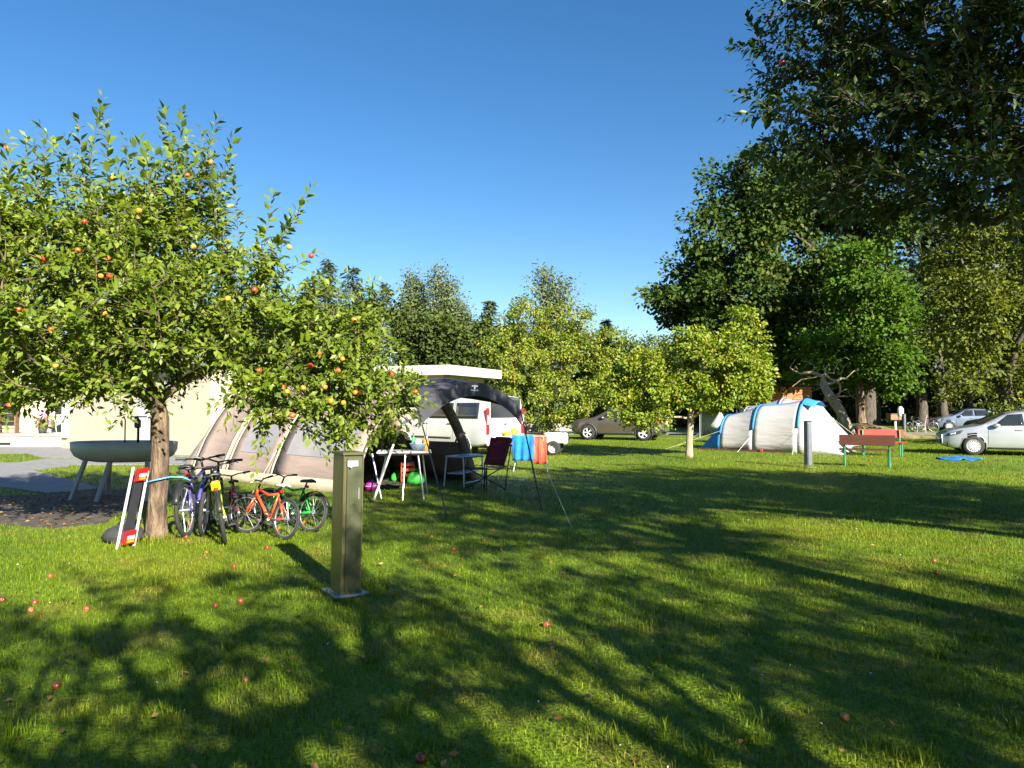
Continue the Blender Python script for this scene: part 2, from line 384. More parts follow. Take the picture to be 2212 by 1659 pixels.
def apple_mesh():
    b = MB(); prof = [(0, -.36), (.18, -.44), (.36, -.40), (.48, -.18), (.5, .05), (.44, .28), (.28, .42), (.1, .42), (0, .34)]
    b.lathe([(r, z) for r, z in prof], 12); b.tube([(0, 0, .34), (.03, 0, .55)], .025, 5)
    return b.mesh('apple', True)
def apple_mat(name, cols):
    m = bpy.data.materials.new(name); m.use_nodes = True; t = m.node_tree; p = t.nodes['Principled BSDF']
    oi = t.nodes.new('ShaderNodeObjectInfo'); tc = t.nodes.new('ShaderNodeTexCoord'); n = t.nodes.new('ShaderNodeTexNoise'); n.inputs['Scale'].default_value = 2.2; n.inputs['Detail'].default_value = 5
    nlink(t, tc.outputs['Object'], n.inputs['Vector']); mx = t.nodes.new('ShaderNodeMix'); mx.inputs[0].default_value = .42
    nlink(t, oi.outputs['Random'], mx.inputs[3]); nlink(t, n.outputs[0], mx.inputs[2])
    r = t.nodes.new('ShaderNodeValToRGB'); e = r.color_ramp.elements; pos = np.linspace(.25, .75, len(cols))
    e[0].position = pos[0]; e[0].color = (*cols[0], 1); e[1].position = pos[-1]; e[1].color = (*cols[-1], 1)
    for q, c in zip(pos[1:-1], cols[1:-1]): k = e.new(q); k.color = (*c, 1)
    nlink(t, mx.outputs[0], r.inputs[0]); nlink(t, r.outputs[0], p.inputs['Base Color']); p.inputs['Roughness'].default_value = .35
    return m
AP = apple_mesh(); AP.materials.append(apple_mat('apple_skin', [(.62, .34, .02), (.6, .25, .03), (.55, .07, .02), (.42, .02, .015)]))
AP2 = AP.copy(); AP2.materials.clear(); AP2.materials.append(apple_mat('apple_skin_yellow', [(.6, .42, .03), (.62, .33, .03), (.6, .2, .03)]))

def twig_leaves(rg, A, par, ends, per, tl, ll, up=.25, spread=.9, droop=.35, shoots=(), ntw=3):
    """leafy twigs at and near the branch ends; returns leaf arrays and twig polylines"""
    par = np.array(par); ends = np.array(ends)
    nodes = np.concatenate([ends] * ntw + [par[ends], par[ends]]); pp = np.maximum(par[nodes], 0)
    base = A[nodes] + (A[pp] - A[nodes]) * rg.random((len(nodes), 1)) * .8; base[:len(ends)] = A[ends]
    d = norm(A[nodes] - A[pp]) * .7 + np.array([0, 0, up]) + rg.normal(0, .5, (len(nodes), 3)); d[:len(ends)] += norm(A[ends] - A[pp[:len(ends)]]) * .5
    ln = tl * (.5 + .9 * rg.random(len(nodes))); cnt = np.maximum(3, (per * (.6 + .7 * rg.random(len(nodes))) * ln / tl)).astype(int); bend = -.28 * ln
    if len(shoots):
        base = np.concatenate([base, [s[0] for s in shoots]]); d = np.concatenate([d, [s[1] for s in shoots]])
        ln = np.concatenate([ln, [s[3] for s in shoots]]); cnt = np.concatenate([cnt, [s[2] * 2 for s in shoots]]); bend = np.concatenate([bend, np.zeros(len(shoots))])
    d = norm(d); q = norm(np.cross(d, np.array([.01, .02, 1.]))); e = np.cross(q, d); Z = np.array([0, 0, 1.])
    ss = np.array([0, .35, .7, 1.]); tw = base[:, None] + d[:, None] * (ln[:, None] * ss)[..., None] + Z * (bend[:, None] * ss ** 2)[..., None]
    k = np.repeat(np.arange(len(base)), cnt); n = len(k); i = np.arange(n) - np.repeat(np.cumsum(cnt) - cnt, cnt)
    s = (i + .3 + .5 * rg.random(n)) / cnt[k]; a = i * 2.4 + rg.normal(0, .35, n) + k
    o = q[k] * np.cos(a)[:, None] + e[k] * np.sin(a)[:, None]
    P = base[k] + d[k] * (ln[k] * s)[:, None] + Z * (bend[k] * s * s)[:, None] + o * .012
    D = d[k] * (.35 + .5 * s)[:, None] + o * (spread * (1.05 - .55 * s))[:, None] - Z * (droop * rg.random(n))[:, None] + rg.normal(0, .22, (n, 3))
    N = Z * .65 + np.array(sv) * .5 + d[k] * .4 - o * .25 + rg.normal(0, .45, (n, 3)); L = ll * (.5 + .72 * rg.random(n)) * (1 - .22 * s)
    if len(shoots): L[k >= len(base) - len(shoots)] *= 1.4
    return P, D, N, L, tw
def twig_mesh(name, tw, r=.004, n=3):
    T = np.array(tw); m, k, _ = T.shape; d = norm(T[:, 1:2] - T[:, 0:1]); q = norm(np.cross(d, np.array([.3, .2, .93]))); e = np.cross(d, q)
    a = np.arange(n) * 2 * np.pi / n; rr = np.linspace(1, .35, k)[None, :, None, None] * r
    V = T[:, :, None] + (q[:, :, None] * np.cos(a)[None, None, :, None] + e[:, :, None] * np.sin(a)[None, None, :, None]) * rr
    F = [(i * n + j, i * n + (j + 1) % n, (i + 1) * n + (j + 1) % n, (i + 1) * n + j) for i in range(k - 1) for j in range(n)]
    F = (np.array(F, np.int32)[None] + (np.arange(m) * k * n)[:, None, None]).reshape(-1, 4)
    return mesh_np(name, V.reshape(-1, 3), F, True)

def near_apple(name, label, seed, trunk, r_base, lobes, ntips, per, mat, bark, shoots=(), ll=.095, tl=.42, big=300, apples=(), extra_tips=(), group=None, nrand=0, apmesh=None, tpl=LEAF3, alpha=.35, wr=.62):
    rg = np.random.default_rng(seed); base = Vector(trunk[0])
    root = thing(name, label, 'tree', base, group=group)
    b = np.array(base)
    tips, _ = ell_points(rg, ntips, lobes); tips = np.concatenate([tips, np.array(extra_tips).reshape(-1, 3)]) if len(extra_tips) else tips
    A, par, ends = grow(trunk, tips, rg, alpha=alpha)
    sh = []
    for (p, d, n, l) in shoots:
        k = int(np.argmin(np.linalg.norm(A - np.array(p), axis=1))); sh.append((A[k], np.array(p) - A[k] + np.array(d) * l, n, float(np.linalg.norm(np.array(p) - A[k] + np.array(d) * l))))
    me = limb_mesh('trunk', A - b, par, .006, r_base, flare=1.35); link('trunk', me, bark, root)
    P, D, N, L, tw = twig_leaves(rg, A, par, ends, per, tl, ll, shoots=sh)
    tag(link('twigs', twig_mesh('twigs', tw - b), TWIG, root), kind='stuff')
    W = L * wr
    # the leaves that show largest are single pieces
    idx = np.arange(len(P))
    if big:
        d = np.linalg.norm(P - np.array([0, 0, EYE]), axis=1); inv = (P[:, 1] > 1) & (np.abs(P[:, 0] / P[:, 1]) < .74) & ((P[:, 2] - EYE) / P[:, 1] < .6)
        order = np.argsort(np.where(inv, d / L, 1e9))[:big]
        keep = np.ones(len(P), bool); keep[order] = False
        one = mesh_np('leaf', *(lambda T, F: (T * np.array([1, .62, 1]), F))(*tpl)); one.materials.append(mat)
        Dn = norm(D); S = norm(np.cross(N, Dn)); N2 = np.cross(Dn, S)
        for i in order:
            o = bpy.data.objects.new('leaf', one); C.objects.link(o); o.parent = root
            mt = Matrix(((*(Dn[i] * L[i]).tolist(), 0), (*(S[i] * L[i]).tolist(), 0), (*(N2[i] * L[i]).tolist(), 0), (0, 0, 0, 1))).transposed()
            mt.translation = Vector(P[i] - b); o.matrix_local = mt
        idx = np.where(keep)[0]
    o = link('crown', leaves_mesh('crown', P[idx] - b, D[idx], N[idx], L[idx], W[idx], LEAF2), mat, root); tag(o, kind='stuff')
    spots = [np.array(q, float) for q in apples]
    if nrand:
        cand = rg.permutation(len(ends))[:nrand]; spots += [A[ends[k]] + rg.normal(0, .05, 3) - np.array([0, 0, .06]) for k in cand]
    for q in spots:
        a = bpy.data.objects.new('apple', apmesh or AP); C.objects.link(a); a.parent = root; a.location = Vector(q - b)
        s = .049 + .016 * rg.random(); a.scale = (s * 1.06, s * 1.06, s); a.rotation_euler = (rg.normal(0, .4), rg.normal(0, .4), rg.random() * 6)
    return root

def clump_tree(name, label, seed, base, trunk_h, r_base, lobes, nclump, per, rc, ls, mat, bark=BARKD, group=None, tpl=LEAF1, shell=.6, flat=.65, apples=0, apmesh=None, trunk=None, cat='tree', branch_r=.02, asc=1.):
    rg = np.random.default_rng(seed); base = np.array((base[0], base[1], 0.)); root = thing(name, label, cat, base, group=group)
    trunk = trunk or [(0, 0, -.05), (.02 * trunk_h, 0, trunk_h * .35), (0, .02 * trunk_h, trunk_h * .7), (.01, 0, trunk_h)]
    cl, cc = ell_points(rg, nclump, lobes, shell)
    A, par, ends = grow(trunk, cl, rg, alpha=.3, step=max(.4, trunk_h * .15))
    link('trunk', limb_mesh('trunk', A, par, branch_r, r_base, nmin=3, nmax=8, flare=1.3), bark, root)
    # leaves gather in flattened clumps that lean outwards
    n = nclump * per; k = np.repeat(np.arange(nclump), per); out = norm(cl - cc)
    g = np.clip(rg.normal(size=(n, 3)), -1.7, 1.7) * .55; g[:, 2] *= flat; rcv = (rc * (.6 + .8 * rg.random(nclump)))[k]
    P = cl[k] + g * rcv[:, None]; ctr = np.mean(cl, axis=0)
    N = out[k] * .5 + np.array([0, 0, .5]) + np.array(sv) * .4 + rg.normal(0, .55, (n, 3)); D = norm(g) * .6 + out[k] * .3 + rg.normal(0, .5, (n, 3)) - np.array([0, 0, .25])
    L = ls * (.6 + .7 * rg.random(n))
    P[:, 2] = np.maximum(P[:, 2], .25)
    o = link('crown', leaves_mesh('crown', P, D, N, L, L * (.75 if tpl is not LEAFN else .3), tpl), mat, root); tag(o, kind='stuff')
    if apples:
        for q in P[rg.permutation(n)[:apples]]:
            a = bpy.data.objects.new('apple', apmesh or AP); C.objects.link(a); a.parent = root; a.location = Vector(q)
            s = .075 + .02 * rg.random(); a.scale = (s, s, s); a.rotation_euler = (rg.normal(0, .4), rg.normal(0, .4), rg.random() * 6)
    return root
def conifer(name, label, seed, base, H, Rr, mat, group=None, tpl=LEAFN, nw=26, per=9, z0=.06, droop=.35, dens=8, ls=.7, pw=.85):
    rg = np.random.default_rng(seed); root = thing(name, label, 'tree', (base[0], base[1], 0), group=group)
    link('trunk', MB().tube([(0, 0, -.1), (.05, 0, H * .5), (0, .03, H * .99)], [H * .016, H * .01, .02], 7).mesh('trunk', True), BARKD, root)
    P, D, N = [], [], []; bb = MB()
    for i in range(nw):
        h = z0 + (1 - z0) * (i / nw) ** .92; z = H * h
        for j in range(per):
            a = rg.random() * 6.283; lb = Rr * max(.04, (1 - h)) ** pw * (.7 + .5 * rg.random())
            d = np.array([math.cos(a), math.sin(a), -droop * (1 - h) + .15 * h]); zz = z + rg.normal(0, H * .012)
            e = d * lb; bb.tube([(0, 0, zz), tuple(e * .9 + np.array([0, 0, zz]))], [.035 * (1 - h) + .01, .008], 3, False)
            m = max(3, int(dens * lb / Rr * 2.2))
            for s in np.linspace(.12, 1, m):
                p = np.array([0, 0, zz]) + d * lb * s + np.array([0, 0, -.12 * lb * s * s])
                for t in range(2):
                    sd = np.array([-d[1], d[0], 0]) * (1 if t else -1)
                    P.append(p + rg.normal(0, .06, 3)); D.append(d * .8 + sd * (.5 + .4 * rg.random()) + np.array([0, 0, -.35 + rg.normal(0, .25)])); N.append(np.array([0, 0, 1]) + rg.normal(0, .4, 3))
    P, D, N = np.array(P), np.array(D), np.array(N); L = ls * (.6 + .7 * rg.random(len(P))) * (1 - .5 * P[:, 2] / H)
    P[:, 2] = np.maximum(P[:, 2], .25)
    tag(bb.build('branches', BARKD, root), kind='stuff')
    o = link('crown', leaves_mesh('crown', P, D, N, L, L * (.9 if tpl is LEAFN else .5), tpl), mat, root); tag(o, kind='stuff')
    return root
# ---- leaf colours
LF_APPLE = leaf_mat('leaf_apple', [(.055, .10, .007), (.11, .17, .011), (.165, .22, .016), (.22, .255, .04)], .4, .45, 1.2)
LF_YEL = leaf_mat('leaf_yellowing', [(.07, .13, .008), (.13, .205, .010), (.19, .24, .012), (.28, .23, .018)], .35, .5, 1.0)
LF_MID = leaf_mat('leaf_midapple', [(.065, .115, .012), (.14, .205, .016), (.20, .25, .022), (.32, .24, .035)], .35, .5, .8)
LF_OVER = leaf_mat('leaf_over', [(.018, .04, .006), (.036, .068, .008), (.062, .10, .012)], .28, .45, 1.0)  # apple leaf green darkened to hold the shade of neighbouring trees
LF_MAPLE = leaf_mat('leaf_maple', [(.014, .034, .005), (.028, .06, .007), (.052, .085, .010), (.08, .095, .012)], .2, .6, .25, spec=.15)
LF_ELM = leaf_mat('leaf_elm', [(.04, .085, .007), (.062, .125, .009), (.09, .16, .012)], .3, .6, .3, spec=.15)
LF_DARK = leaf_mat('leaf_dark', [(.010, .02, .004), (.022, .036, .006), (.05, .062, .010)], .15, .55, .3)  # near-black green with the deep shade under the far trees mixed in
LF_OLIVE = leaf_mat('leaf_olive', [(.04, .06, .008), (.10, .125, .012), (.165, .18, .018)], .32, .6, .4, spec=.15)
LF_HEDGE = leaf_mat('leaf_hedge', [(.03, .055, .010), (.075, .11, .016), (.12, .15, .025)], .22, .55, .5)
LF_BELT = leaf_mat('leaf_belt', [(.022, .042, .010), (.055, .08, .015), (.09, .115, .022)], .18, .6, .5, spec=.15)
LF_BIRCH = leaf_mat('leaf_birch', [(.075, .105, .045), (.12, .155, .065), (.16, .19, .09)], .3, .55, .5)
LF_PINE = leaf_mat('leaf_pine', [(.04, .062, .022), (.075, .10, .03), (.105, .13, .04)], .12, .6, .5)
LF_SPRUCE = leaf_mat('leaf_bluespruce', [(.09, .14, .12), (.15, .2, .18), (.2, .25, .22)], .1, .6, .5)
LF_HILL = leaf_mat('leaf_hill', [(.035, .07, .02), (.06, .10, .028), (.09, .125, .035)], .15, .6, .05)

# ---- left apple tree
tb = G(336, 1163); bx, by = tb.x, tb.y
def T(px, py, dy=0.): return tuple(at(px, py, by + dy))
trunkL = [(bx, by, -.05), tuple(at(340, 1090, by)), tuple(at(347, 1020, by)), tuple(at(348, 960, by)), tuple(at(347, 905, by + .05))]
lobesL = []
for px, py, dy, rx, rz, ry in [(170, 500, .1, 190, 105, 1.0), (60, 600, -.3, 190, 150, 1.2), (330, 520, 0, 150, 130, 1.1), (420, 650, .1, 170, 140, 1.2),
                               (250, 690, -.7, 230, 150, 1.0), (60, 760, .2, 200, 110, 1.2), (560, 700, -.1, 130, 130, 1.0), (700, 740, -.3, 150, 120, .9), (640, 830, -.5, 150, 80, .7),
                               (800, 850, -.4, 105, 75, .6), (400, 430, 0, 80, 70, .6), (245, 770, .5, 195, 80, 1.1), (90, 830, -.4, 150, 45, .8), (760, 905, -.5, 110, 45, .5), (575, 875, -.7, 70, 55, .5), (-130, 640, 0, 170, 190, 1.3), (-120, 480, 0, 150, 90, 1.)]:
    c = at(px, py, by + dy); k = (by + dy) / FPX
    lobesL.append((c.x, c.y, c.z, rx * k, ry, rz * k))
shL = []
def shoot(px, py0, py1, dy, n, dx=0):
    a, b = at(px - dx, py0, by + dy), at(px, py1, by + dy); d = np.array(b - a); l = np.linalg.norm(d); shL.append((tuple(a), tuple(d / l), n, l))
for q in [(222, 330, 205, 0, 17, -4), (168, 360, 250, .1, 14), (352, 340, 232, 0, 15, 6), (395, 350, 240, .1, 14), (468, 380, 255, -.1, 14, 14), (505, 420, 285, .1, 13, 40), (80, 370, 262, 0, 14, -10),
          (20, 360, 285, .1, 12), (125, 390, 300, -.2, 12), (445, 420, 330, 0, 12, 10), (590, 560, 415, 0, 14, 8), (680, 560, 395, -.1, 17, 95), (690, 590, 540, 0, 10, 60), (300, 380, 300, .2, 12), (620, 600, 470, .1, 12, 30), (262, 330, 290, -.2, 9), (-60, 380, 300, 0, 12)]: shoot(*q)
rs = np.random.default_rng(77)
for px in np.arange(-40, 520, 17):
    tp = float(np.interp(px, [-40, 20, 80, 170, 222, 262, 352, 400, 470, 515], [320, 300, 280, 270, 235, 310, 260, 265, 280, 320])) + rs.random() * 70
    shoot(px + rs.normal(0, 8), tp + 150 + rs.random() * 60, tp, rs.normal(0, .35), 16, rs.normal(0, 14))
for q in [(560, 590, 500, 0, 13, 10), (700, 640, 590, .1, 12, 30), (650, 560, 450, .05, 14, 50)]: shoot(*q)
apL = [T(px, py, dy) for px, py, dy in [(183, 478, -1.0), (85, 563, -1.2), (98, 558, -1.2), (168, 540, -1.1), (232, 558, -1.1), (205, 566, -1.1), (218, 596, -1.2), (237, 596, -1.1), (15, 320, -.4), (405, 378, -.5), (455, 350, -.3),
      (245, 385, -.6), (418, 533, -.9), (550, 626, -.9), (492, 645, -1.0), (590, 812, -1.0), (765, 690, -.6), (224, 676, -1.3), (40, 668, -1.3), (55, 672, -1.3), (110, 712, -1.3), (175, 730, -1.3), (670, 790, -1.0), (730, 800, -1.0), (560, 800, -1.1), (612, 835, -1.1), (620, 846, -1.1),
      (655, 838, -1.0), (702, 836, -1.0), (715, 866, -1.0), (768, 848, -.9), (780, 848, -.9), (742, 870, -1.0), (632, 897, -1.0), (845, 808, -.8), (898, 846, -.7), (625, 534, -.2), (672, 552, -.1), (740, 775, -.8), (690, 765, -.9), (20, 875, -.8), (300, 455, -.9), (120, 790, -1.2)]]
for q in apL: pass
near_apple('apple_tree', 'leafy apple tree with red and yellow apples beside the bicycles', 11, trunkL, 0.10, lobesL, 1080, 12, LF_APPLE, BARK, shL, ll=.11, tl=.36, apples=apL, apmesh=None)
# ---- apple tree whose boughs hang in from the right
def lobe(px, py, Y, rx, rz, ry):
    c = at(px, py, Y); k = Y / FPX; return (c.x, c.y, c.z, rx * k, ry, rz * k)
trR = (7.9, 6.3)
lobesR = [lobe(*q) for q in [(1790, 110, 7.0, 150, 120, .9), (1760, 300, 6.8, 130, 90, .8), (1980, 60, 6.6, 190, 150, 1.1), (1960, 260, 6.6, 200, 110, 1.), (2120, 200, 6.2, 180, 170, 1.1), (1850, 420, 6.6, 140, 60, .7), (2040, 410, 6.2, 170, 60, .8),
          (2190, 380, 6.0, 130, 90, .8), (1900, -120, 6.6, 260, 160, 1.3), (2250, -100, 6, 260, 200, 1.4), (2420, 200, 6.2, 240, 240, 1.4), (2450, 470, 6.3, 160, 110, 1.2), (2700, 100, 7, 300, 300, 1.6)]]
trunkR = [(trR[0], trR[1], -.05), (trR[0] - .05, trR[1], .9), (trR[0] - .2, trR[1] - .05, 1.7), (trR[0] - .7, trR[1] - .1, 2.4), (trR[0] - 1.3, trR[1] - .1, 2.9)]
shR = [(tuple(at(px, py, Y)), (dx, 0, dz), n, l) for px, py, Y, dx, dz, n, l in [(1690, 330, 6.8, -.9, .1, 9, .35), (1640, 250, 6.8, -.9, -.05, 12, .42), (1640, 210, 6.8, -.8, .2, 11, .35), (1620, 120, 6.9, -.6, .3, 10, .3), (1660, 60, 6.9, -.7, .3, 10, .3), (1630, 340, 6.7, -.8, -.3, 10, .3), (1700, 220, 6.9, -.9, .25, 9, .45), (1720, 20, 7, -.6, .5, 9, .4), (1670, 420, 6.7, -.8, -.2, 9, .35), (1830, 470, 6.6, -.5, -.5, 8, .3)]]
apR = [tuple(at(px, py, Y)) for px, py, Y in [(1940, 378, 6.1), (1690, 135, 6.8), (2045, 180, 6.2), (2110, 190, 6.0)]]
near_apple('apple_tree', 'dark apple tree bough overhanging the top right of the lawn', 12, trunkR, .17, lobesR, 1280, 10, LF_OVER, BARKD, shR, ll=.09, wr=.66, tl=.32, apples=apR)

# ---- orchard trees standing behind the viewpoint (they shade the lawn)
def orchard(seed, x, y, h, rad, r, n, label, cz=None, lean=(0, 0)):
    cz = cz or h + rad * .75
    tr = [(x, y, -.05), (x + lean[0] * .3, y + lean[1] * .3, h * .5), (x + lean[0], y + lean[1], h), (x + lean[0] * 1.3, y + lean[1] * 1.3, h + rad * .5)]
    rg = np.random.default_rng(seed); lb = [(x + lean[0], y + lean[1], cz, rad * .7, rad * .7, rad * .55)]
    for k in range(6):
        a = k * 1.047 + rg.random(); lb.append((x + lean[0] + math.cos(a) * rad * .62, y + lean[1] + math.sin(a) * rad * .62, cz + rg.normal(0, .25), rad * .42, rad * .42, rad * .36))
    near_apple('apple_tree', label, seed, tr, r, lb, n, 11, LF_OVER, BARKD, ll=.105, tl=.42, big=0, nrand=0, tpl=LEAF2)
orchard(21, 7.3, -.8, 4.2, 3.5, .19, 600, 'tall apple tree right of the viewpoint, its trunk shadow crossing the lawn', cz=7.0)
orchard(22, 4.2, -2.2, 2.2, 2.9, .15, 195, 'apple tree close behind the viewpoint', cz=4.1)
orchard(23, 12.4, 2.4, 3.6, 4.2, .18, 900, 'tall apple tree beyond the right edge of the lawn', cz=6.3)
orchard(26, 1.9, -1.9, 2.0, 2.3, .13, 105, 'young apple tree directly behind the viewpoint', cz=4.0)
orchard(24, 9.0, -4.6, 2.6, 3.2, .16, 430, 'apple tree far behind the viewpoint to the right', cz=5.0)
orchard(25, 10.6, 6.4, 2.2, 3.6, .17, 700, 'apple tree just outside the right edge', cz=4.9)

# ---- lawn trees in the middle distance
yb = G(1488, 990)
def rel(base, px, py, dy, rx, rz, ry):
    Y = base.y + dy; c = at(px, py, Y); k = Y / FPX; return (c.x - base.x, c.y - base.y, c.z, rx * k, ry, rz * k)
def relp(base, px, py, dy=0.): c = at(px, py, base.y + dy); return (c.x - base.x, c.y - base.y, c.z)
lb = [rel(yb, *q) for q in [(1500, 770, 0, 80, 55, 1.0), (1400, 800, 0, 70, 50, .9), (1600, 765, -.2, 55, 60, .9), (1430, 850, -.4, 85, 40, .9), (1560, 840, -.3, 80, 40, .9), (1490, 720, 0, 40, 30, .6), (1350, 830, .2, 50, 45, .7), (1625, 820, 0, 40, 40, .7), (1605, 690, 0, 28, 25, .4), (1385, 900, -.3, 55, 25, .5)]]
clump_tree('apple_tree', 'small yellowing apple tree in front of the blue and white tent', 31, yb, 1.4, .10, lb, 190, 130, .30, .115, LF_YEL, BARKL, apples=30, apmesh=AP2, tpl=LEAF2,
           trunk=[(0, 0, -.05), relp(yb, 1489, 950), relp(yb, 1492, 905), relp(yb, 1494, 870)], branch_r=.01, group='orchard trees on the lawn')
cb = G(1182, 939)
lb = [rel(cb, *q) for q in [(1180, 760, 0, 90, 80, 1.6), (1110, 800, 0, 70, 90, 1.5), (1260, 790, 0, 70, 90, 1.5), (1165, 690, 0, 80, 50, 1.2), (1250, 690, 0, 40, 40, .9), (1190, 860, -.5, 110, 55, 1.5), (1290, 850, -.3, 50, 50, 1.1), (1075, 745, 0, 35, 45, .8), (1095, 690, .3, 30, 28, .6), (1215, 910, -.3, 55, 30, .8), (1310, 730, .3, 35, 45, .7)]]
clump_tree('apple_tree', 'tall bushy apple tree with orange fruit behind the drying rack', 32, cb, 1.5, .14, lb, 190, 140, .44, .15, LF_MID, BARK, apples=70, apmesh=AP2, tpl=LEAF2, branch_r=.012, group='orchard trees on the lawn')
# ---- big trees at the right
mbp = Vector((24.0, 48.0, 0))
lb = [rel(mbp, *q) for q in [(1640, 420, 0, 110, 90, 4), (1560, 520, 0, 110, 90, 4), (1500, 630, 0, 90, 70, 3.5), (1600, 640, -1, 150, 110, 4), (1720, 520, -1, 140, 130, 4.5), (1740, 680, -1, 150, 120, 4.5), (1520, 700, 0, 70, 50, 3), (1840, 460, 0, 120, 130, 4), (1640, 780, 0, 120, 60, 3.5), (1700, 400, 1, 100, 90, 3.5)]]
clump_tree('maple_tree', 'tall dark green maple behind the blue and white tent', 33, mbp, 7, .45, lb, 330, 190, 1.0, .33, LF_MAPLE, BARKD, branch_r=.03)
eb = Vector((19.6, 40.0, 0))
lb = [rel(eb, *q) for q in [(1880, 660, 0, 90, 80, 2.5), (1830, 760, 0, 110, 70, 2.5), (1900, 770, 0, 75, 90, 2.4), (1760, 800, 0, 60, 45, 1.8), (1850, 590, 0, 60, 60, 1.8), (1935, 700, 0, 40, 60, 1.5)]]
clump_tree('elm_tree', 'fresh green fan shaped tree left of the dark trunks', 34, eb, 4, .22, lb, 260, 90, .8, .24, LF_ELM, BARK, flat=.4, branch_r=.02)
ob = Vector((20.6, 29.5, 0))
lb = [rel(ob, *q) for q in [(2130, 560, 0, 110, 120, 2), (2170, 420, 0, 120, 110, 2), (2080, 700, 0, 80, 110, 1.8), (2180, 720, -.4, 110, 120, 2), (2140, 830, -.4, 110, 60, 1.6), (2060, 560, .5, 60, 90, 1.4), (2260, 560, 0, 90, 220, 2), (2230, 840, 0, 90, 60, 1.6)]]
clump_tree('apple_tree', 'tall olive green fruit tree behind the silver car', 35, ob, 3, .2, lb, 210, 110, .55, .17, LF_OLIVE, BARKD, tpl=LEAF2, apples=25, apmesh=AP2, branch_r=.015)
for i, (px, Y, h, s, label) in enumerate([(1990, 52, 17, 4.5, 'black looking shade tree right of the fresh green tree'), (2090, 60, 19, 5.5, 'tall dark tree behind the olive fruit tree'), (2230, 55, 18, 5.5, 'dark tree at the right edge of the view'), (1890, 62, 15, 5, 'dark tree behind the fresh green tree'), (2400, 50, 17, 5.5, 'dark tree beyond the right edge')]):
    b = at(px, 900, Y); b.z = 0
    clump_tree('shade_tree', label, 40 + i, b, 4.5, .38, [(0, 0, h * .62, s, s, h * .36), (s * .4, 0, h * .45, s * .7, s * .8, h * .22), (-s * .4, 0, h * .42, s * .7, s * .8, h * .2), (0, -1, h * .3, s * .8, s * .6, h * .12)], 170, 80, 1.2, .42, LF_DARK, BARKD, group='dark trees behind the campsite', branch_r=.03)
for i, (px, Y, h, s, lf, label) in enumerate([(1760, 64, 6.5, 4.5, LF_DARK, 'dark filler bush behind the wooden cabin'), (1930, 68, 6, 5, LF_DARK, 'dark filler bush standing in for the deep shade behind the benches'), (2060, 72, 6, 6, LF_DARK, 'dark filler bush behind the parked blue car'), (2200, 70, 6, 6, LF_DARK, 'dark filler bush behind the silver car'), (2380, 66, 6, 6, LF_DARK, 'dark filler bush beyond the right edge'), (1455, 58, 4.5, 3.5, LF_HEDGE, 'green filler bush behind the bronze SUV tail'), (1590, 60, 5, 4.5, LF_DARK, 'dark filler bush behind the white awning'), (1330, 58, 4.5, 3.5, LF_HEDGE, 'green filler bush behind the bronze SUV bonnet')]):  # bushes added as fill; the dark leaves stand in for deep shade
    b = at(px, 900, Y); b.z = 0
    clump_tree('filler_bush', label, 50 + i, b, 1.5, .12, [(0, 0, h * .5, s, s * .6, h * .5), (s * .7, 0, h * .4, s * .5, s * .5, h * .4), (-s * .7, 0, h * .4, s * .5, s * .5, h * .4)], 130, 60, 1.0, .38, lf, BARKD, group='filler bushes added in the dark gaps', cat='bush')
# ---- trees behind the building
bgt = [('c', 706, 62, 556, 3.2, LF_PINE, 'tall spruce above the left apple tree'), ('c', 760, 64, 572, 2.6, LF_PINE, 'narrow spruce right of the tallest spruce'), ('c', 800, 62, 618, 2.4, LF_PINE, 'smaller spruce between two spruces'), ('c', 833, 66, 606, 2.5, LF_PINE, 'thin spruce left of the pale birches'),
       ('b', 893, 66, 585, 34, LF_BIRCH, 'pale birch, leftmost of the three'), ('b', 950, 64, 573, 42, LF_BIRCH, 'pale birch, tallest of the three'), ('b', 988, 62, 650, 28, LF_BIRCH, 'pale birch, lowest of the three'),
       ('c', 1058, 60, 645, 2.0, LF_PINE, 'lone spruce between the birches and the orchard tree'), ('b', 1188, 60, 578, 62, LF_BIRCH, 'thin crowned pale tree rising behind the orchard tree'), ('c', 1310, 66, 688, 1.8, LF_PINE, 'small dark spruce right of the orchard tree'), ('c', 660, 66, 600, 3.0, LF_PINE, 'spruce hidden behind the left apple tree')]
for i, (k, px, Y, py, s, lf, label) in enumerate(bgt):
    b = at(px, 900, Y); H = at(px, py, Y).z; b.z = 0
    if k == 'c': conifer('spruce_tree', label, 60 + i, b, H, s * 1.5, lf, 'spruces behind the building', nw=32, per=11, ls=.95)
    else:
        rw = s / FPX * Y
        clump_tree('birch_tree', label, 60 + i, b, H * .6, .2, [(0, 0, H * .55, rw, rw, H * .25), (rw * .3, 0, H * .75, rw * .75, rw * .7, H * .2), (-rw * .2, 0, H * .86, rw * .5, rw * .5, H * .13), (0, 0, H * .93, rw * .25, rw * .25, H * .07)], 170, 60, .75, .22, lf, BARK, group='pale trees behind the building', shell=.2, flat=1.2, branch_r=.025)
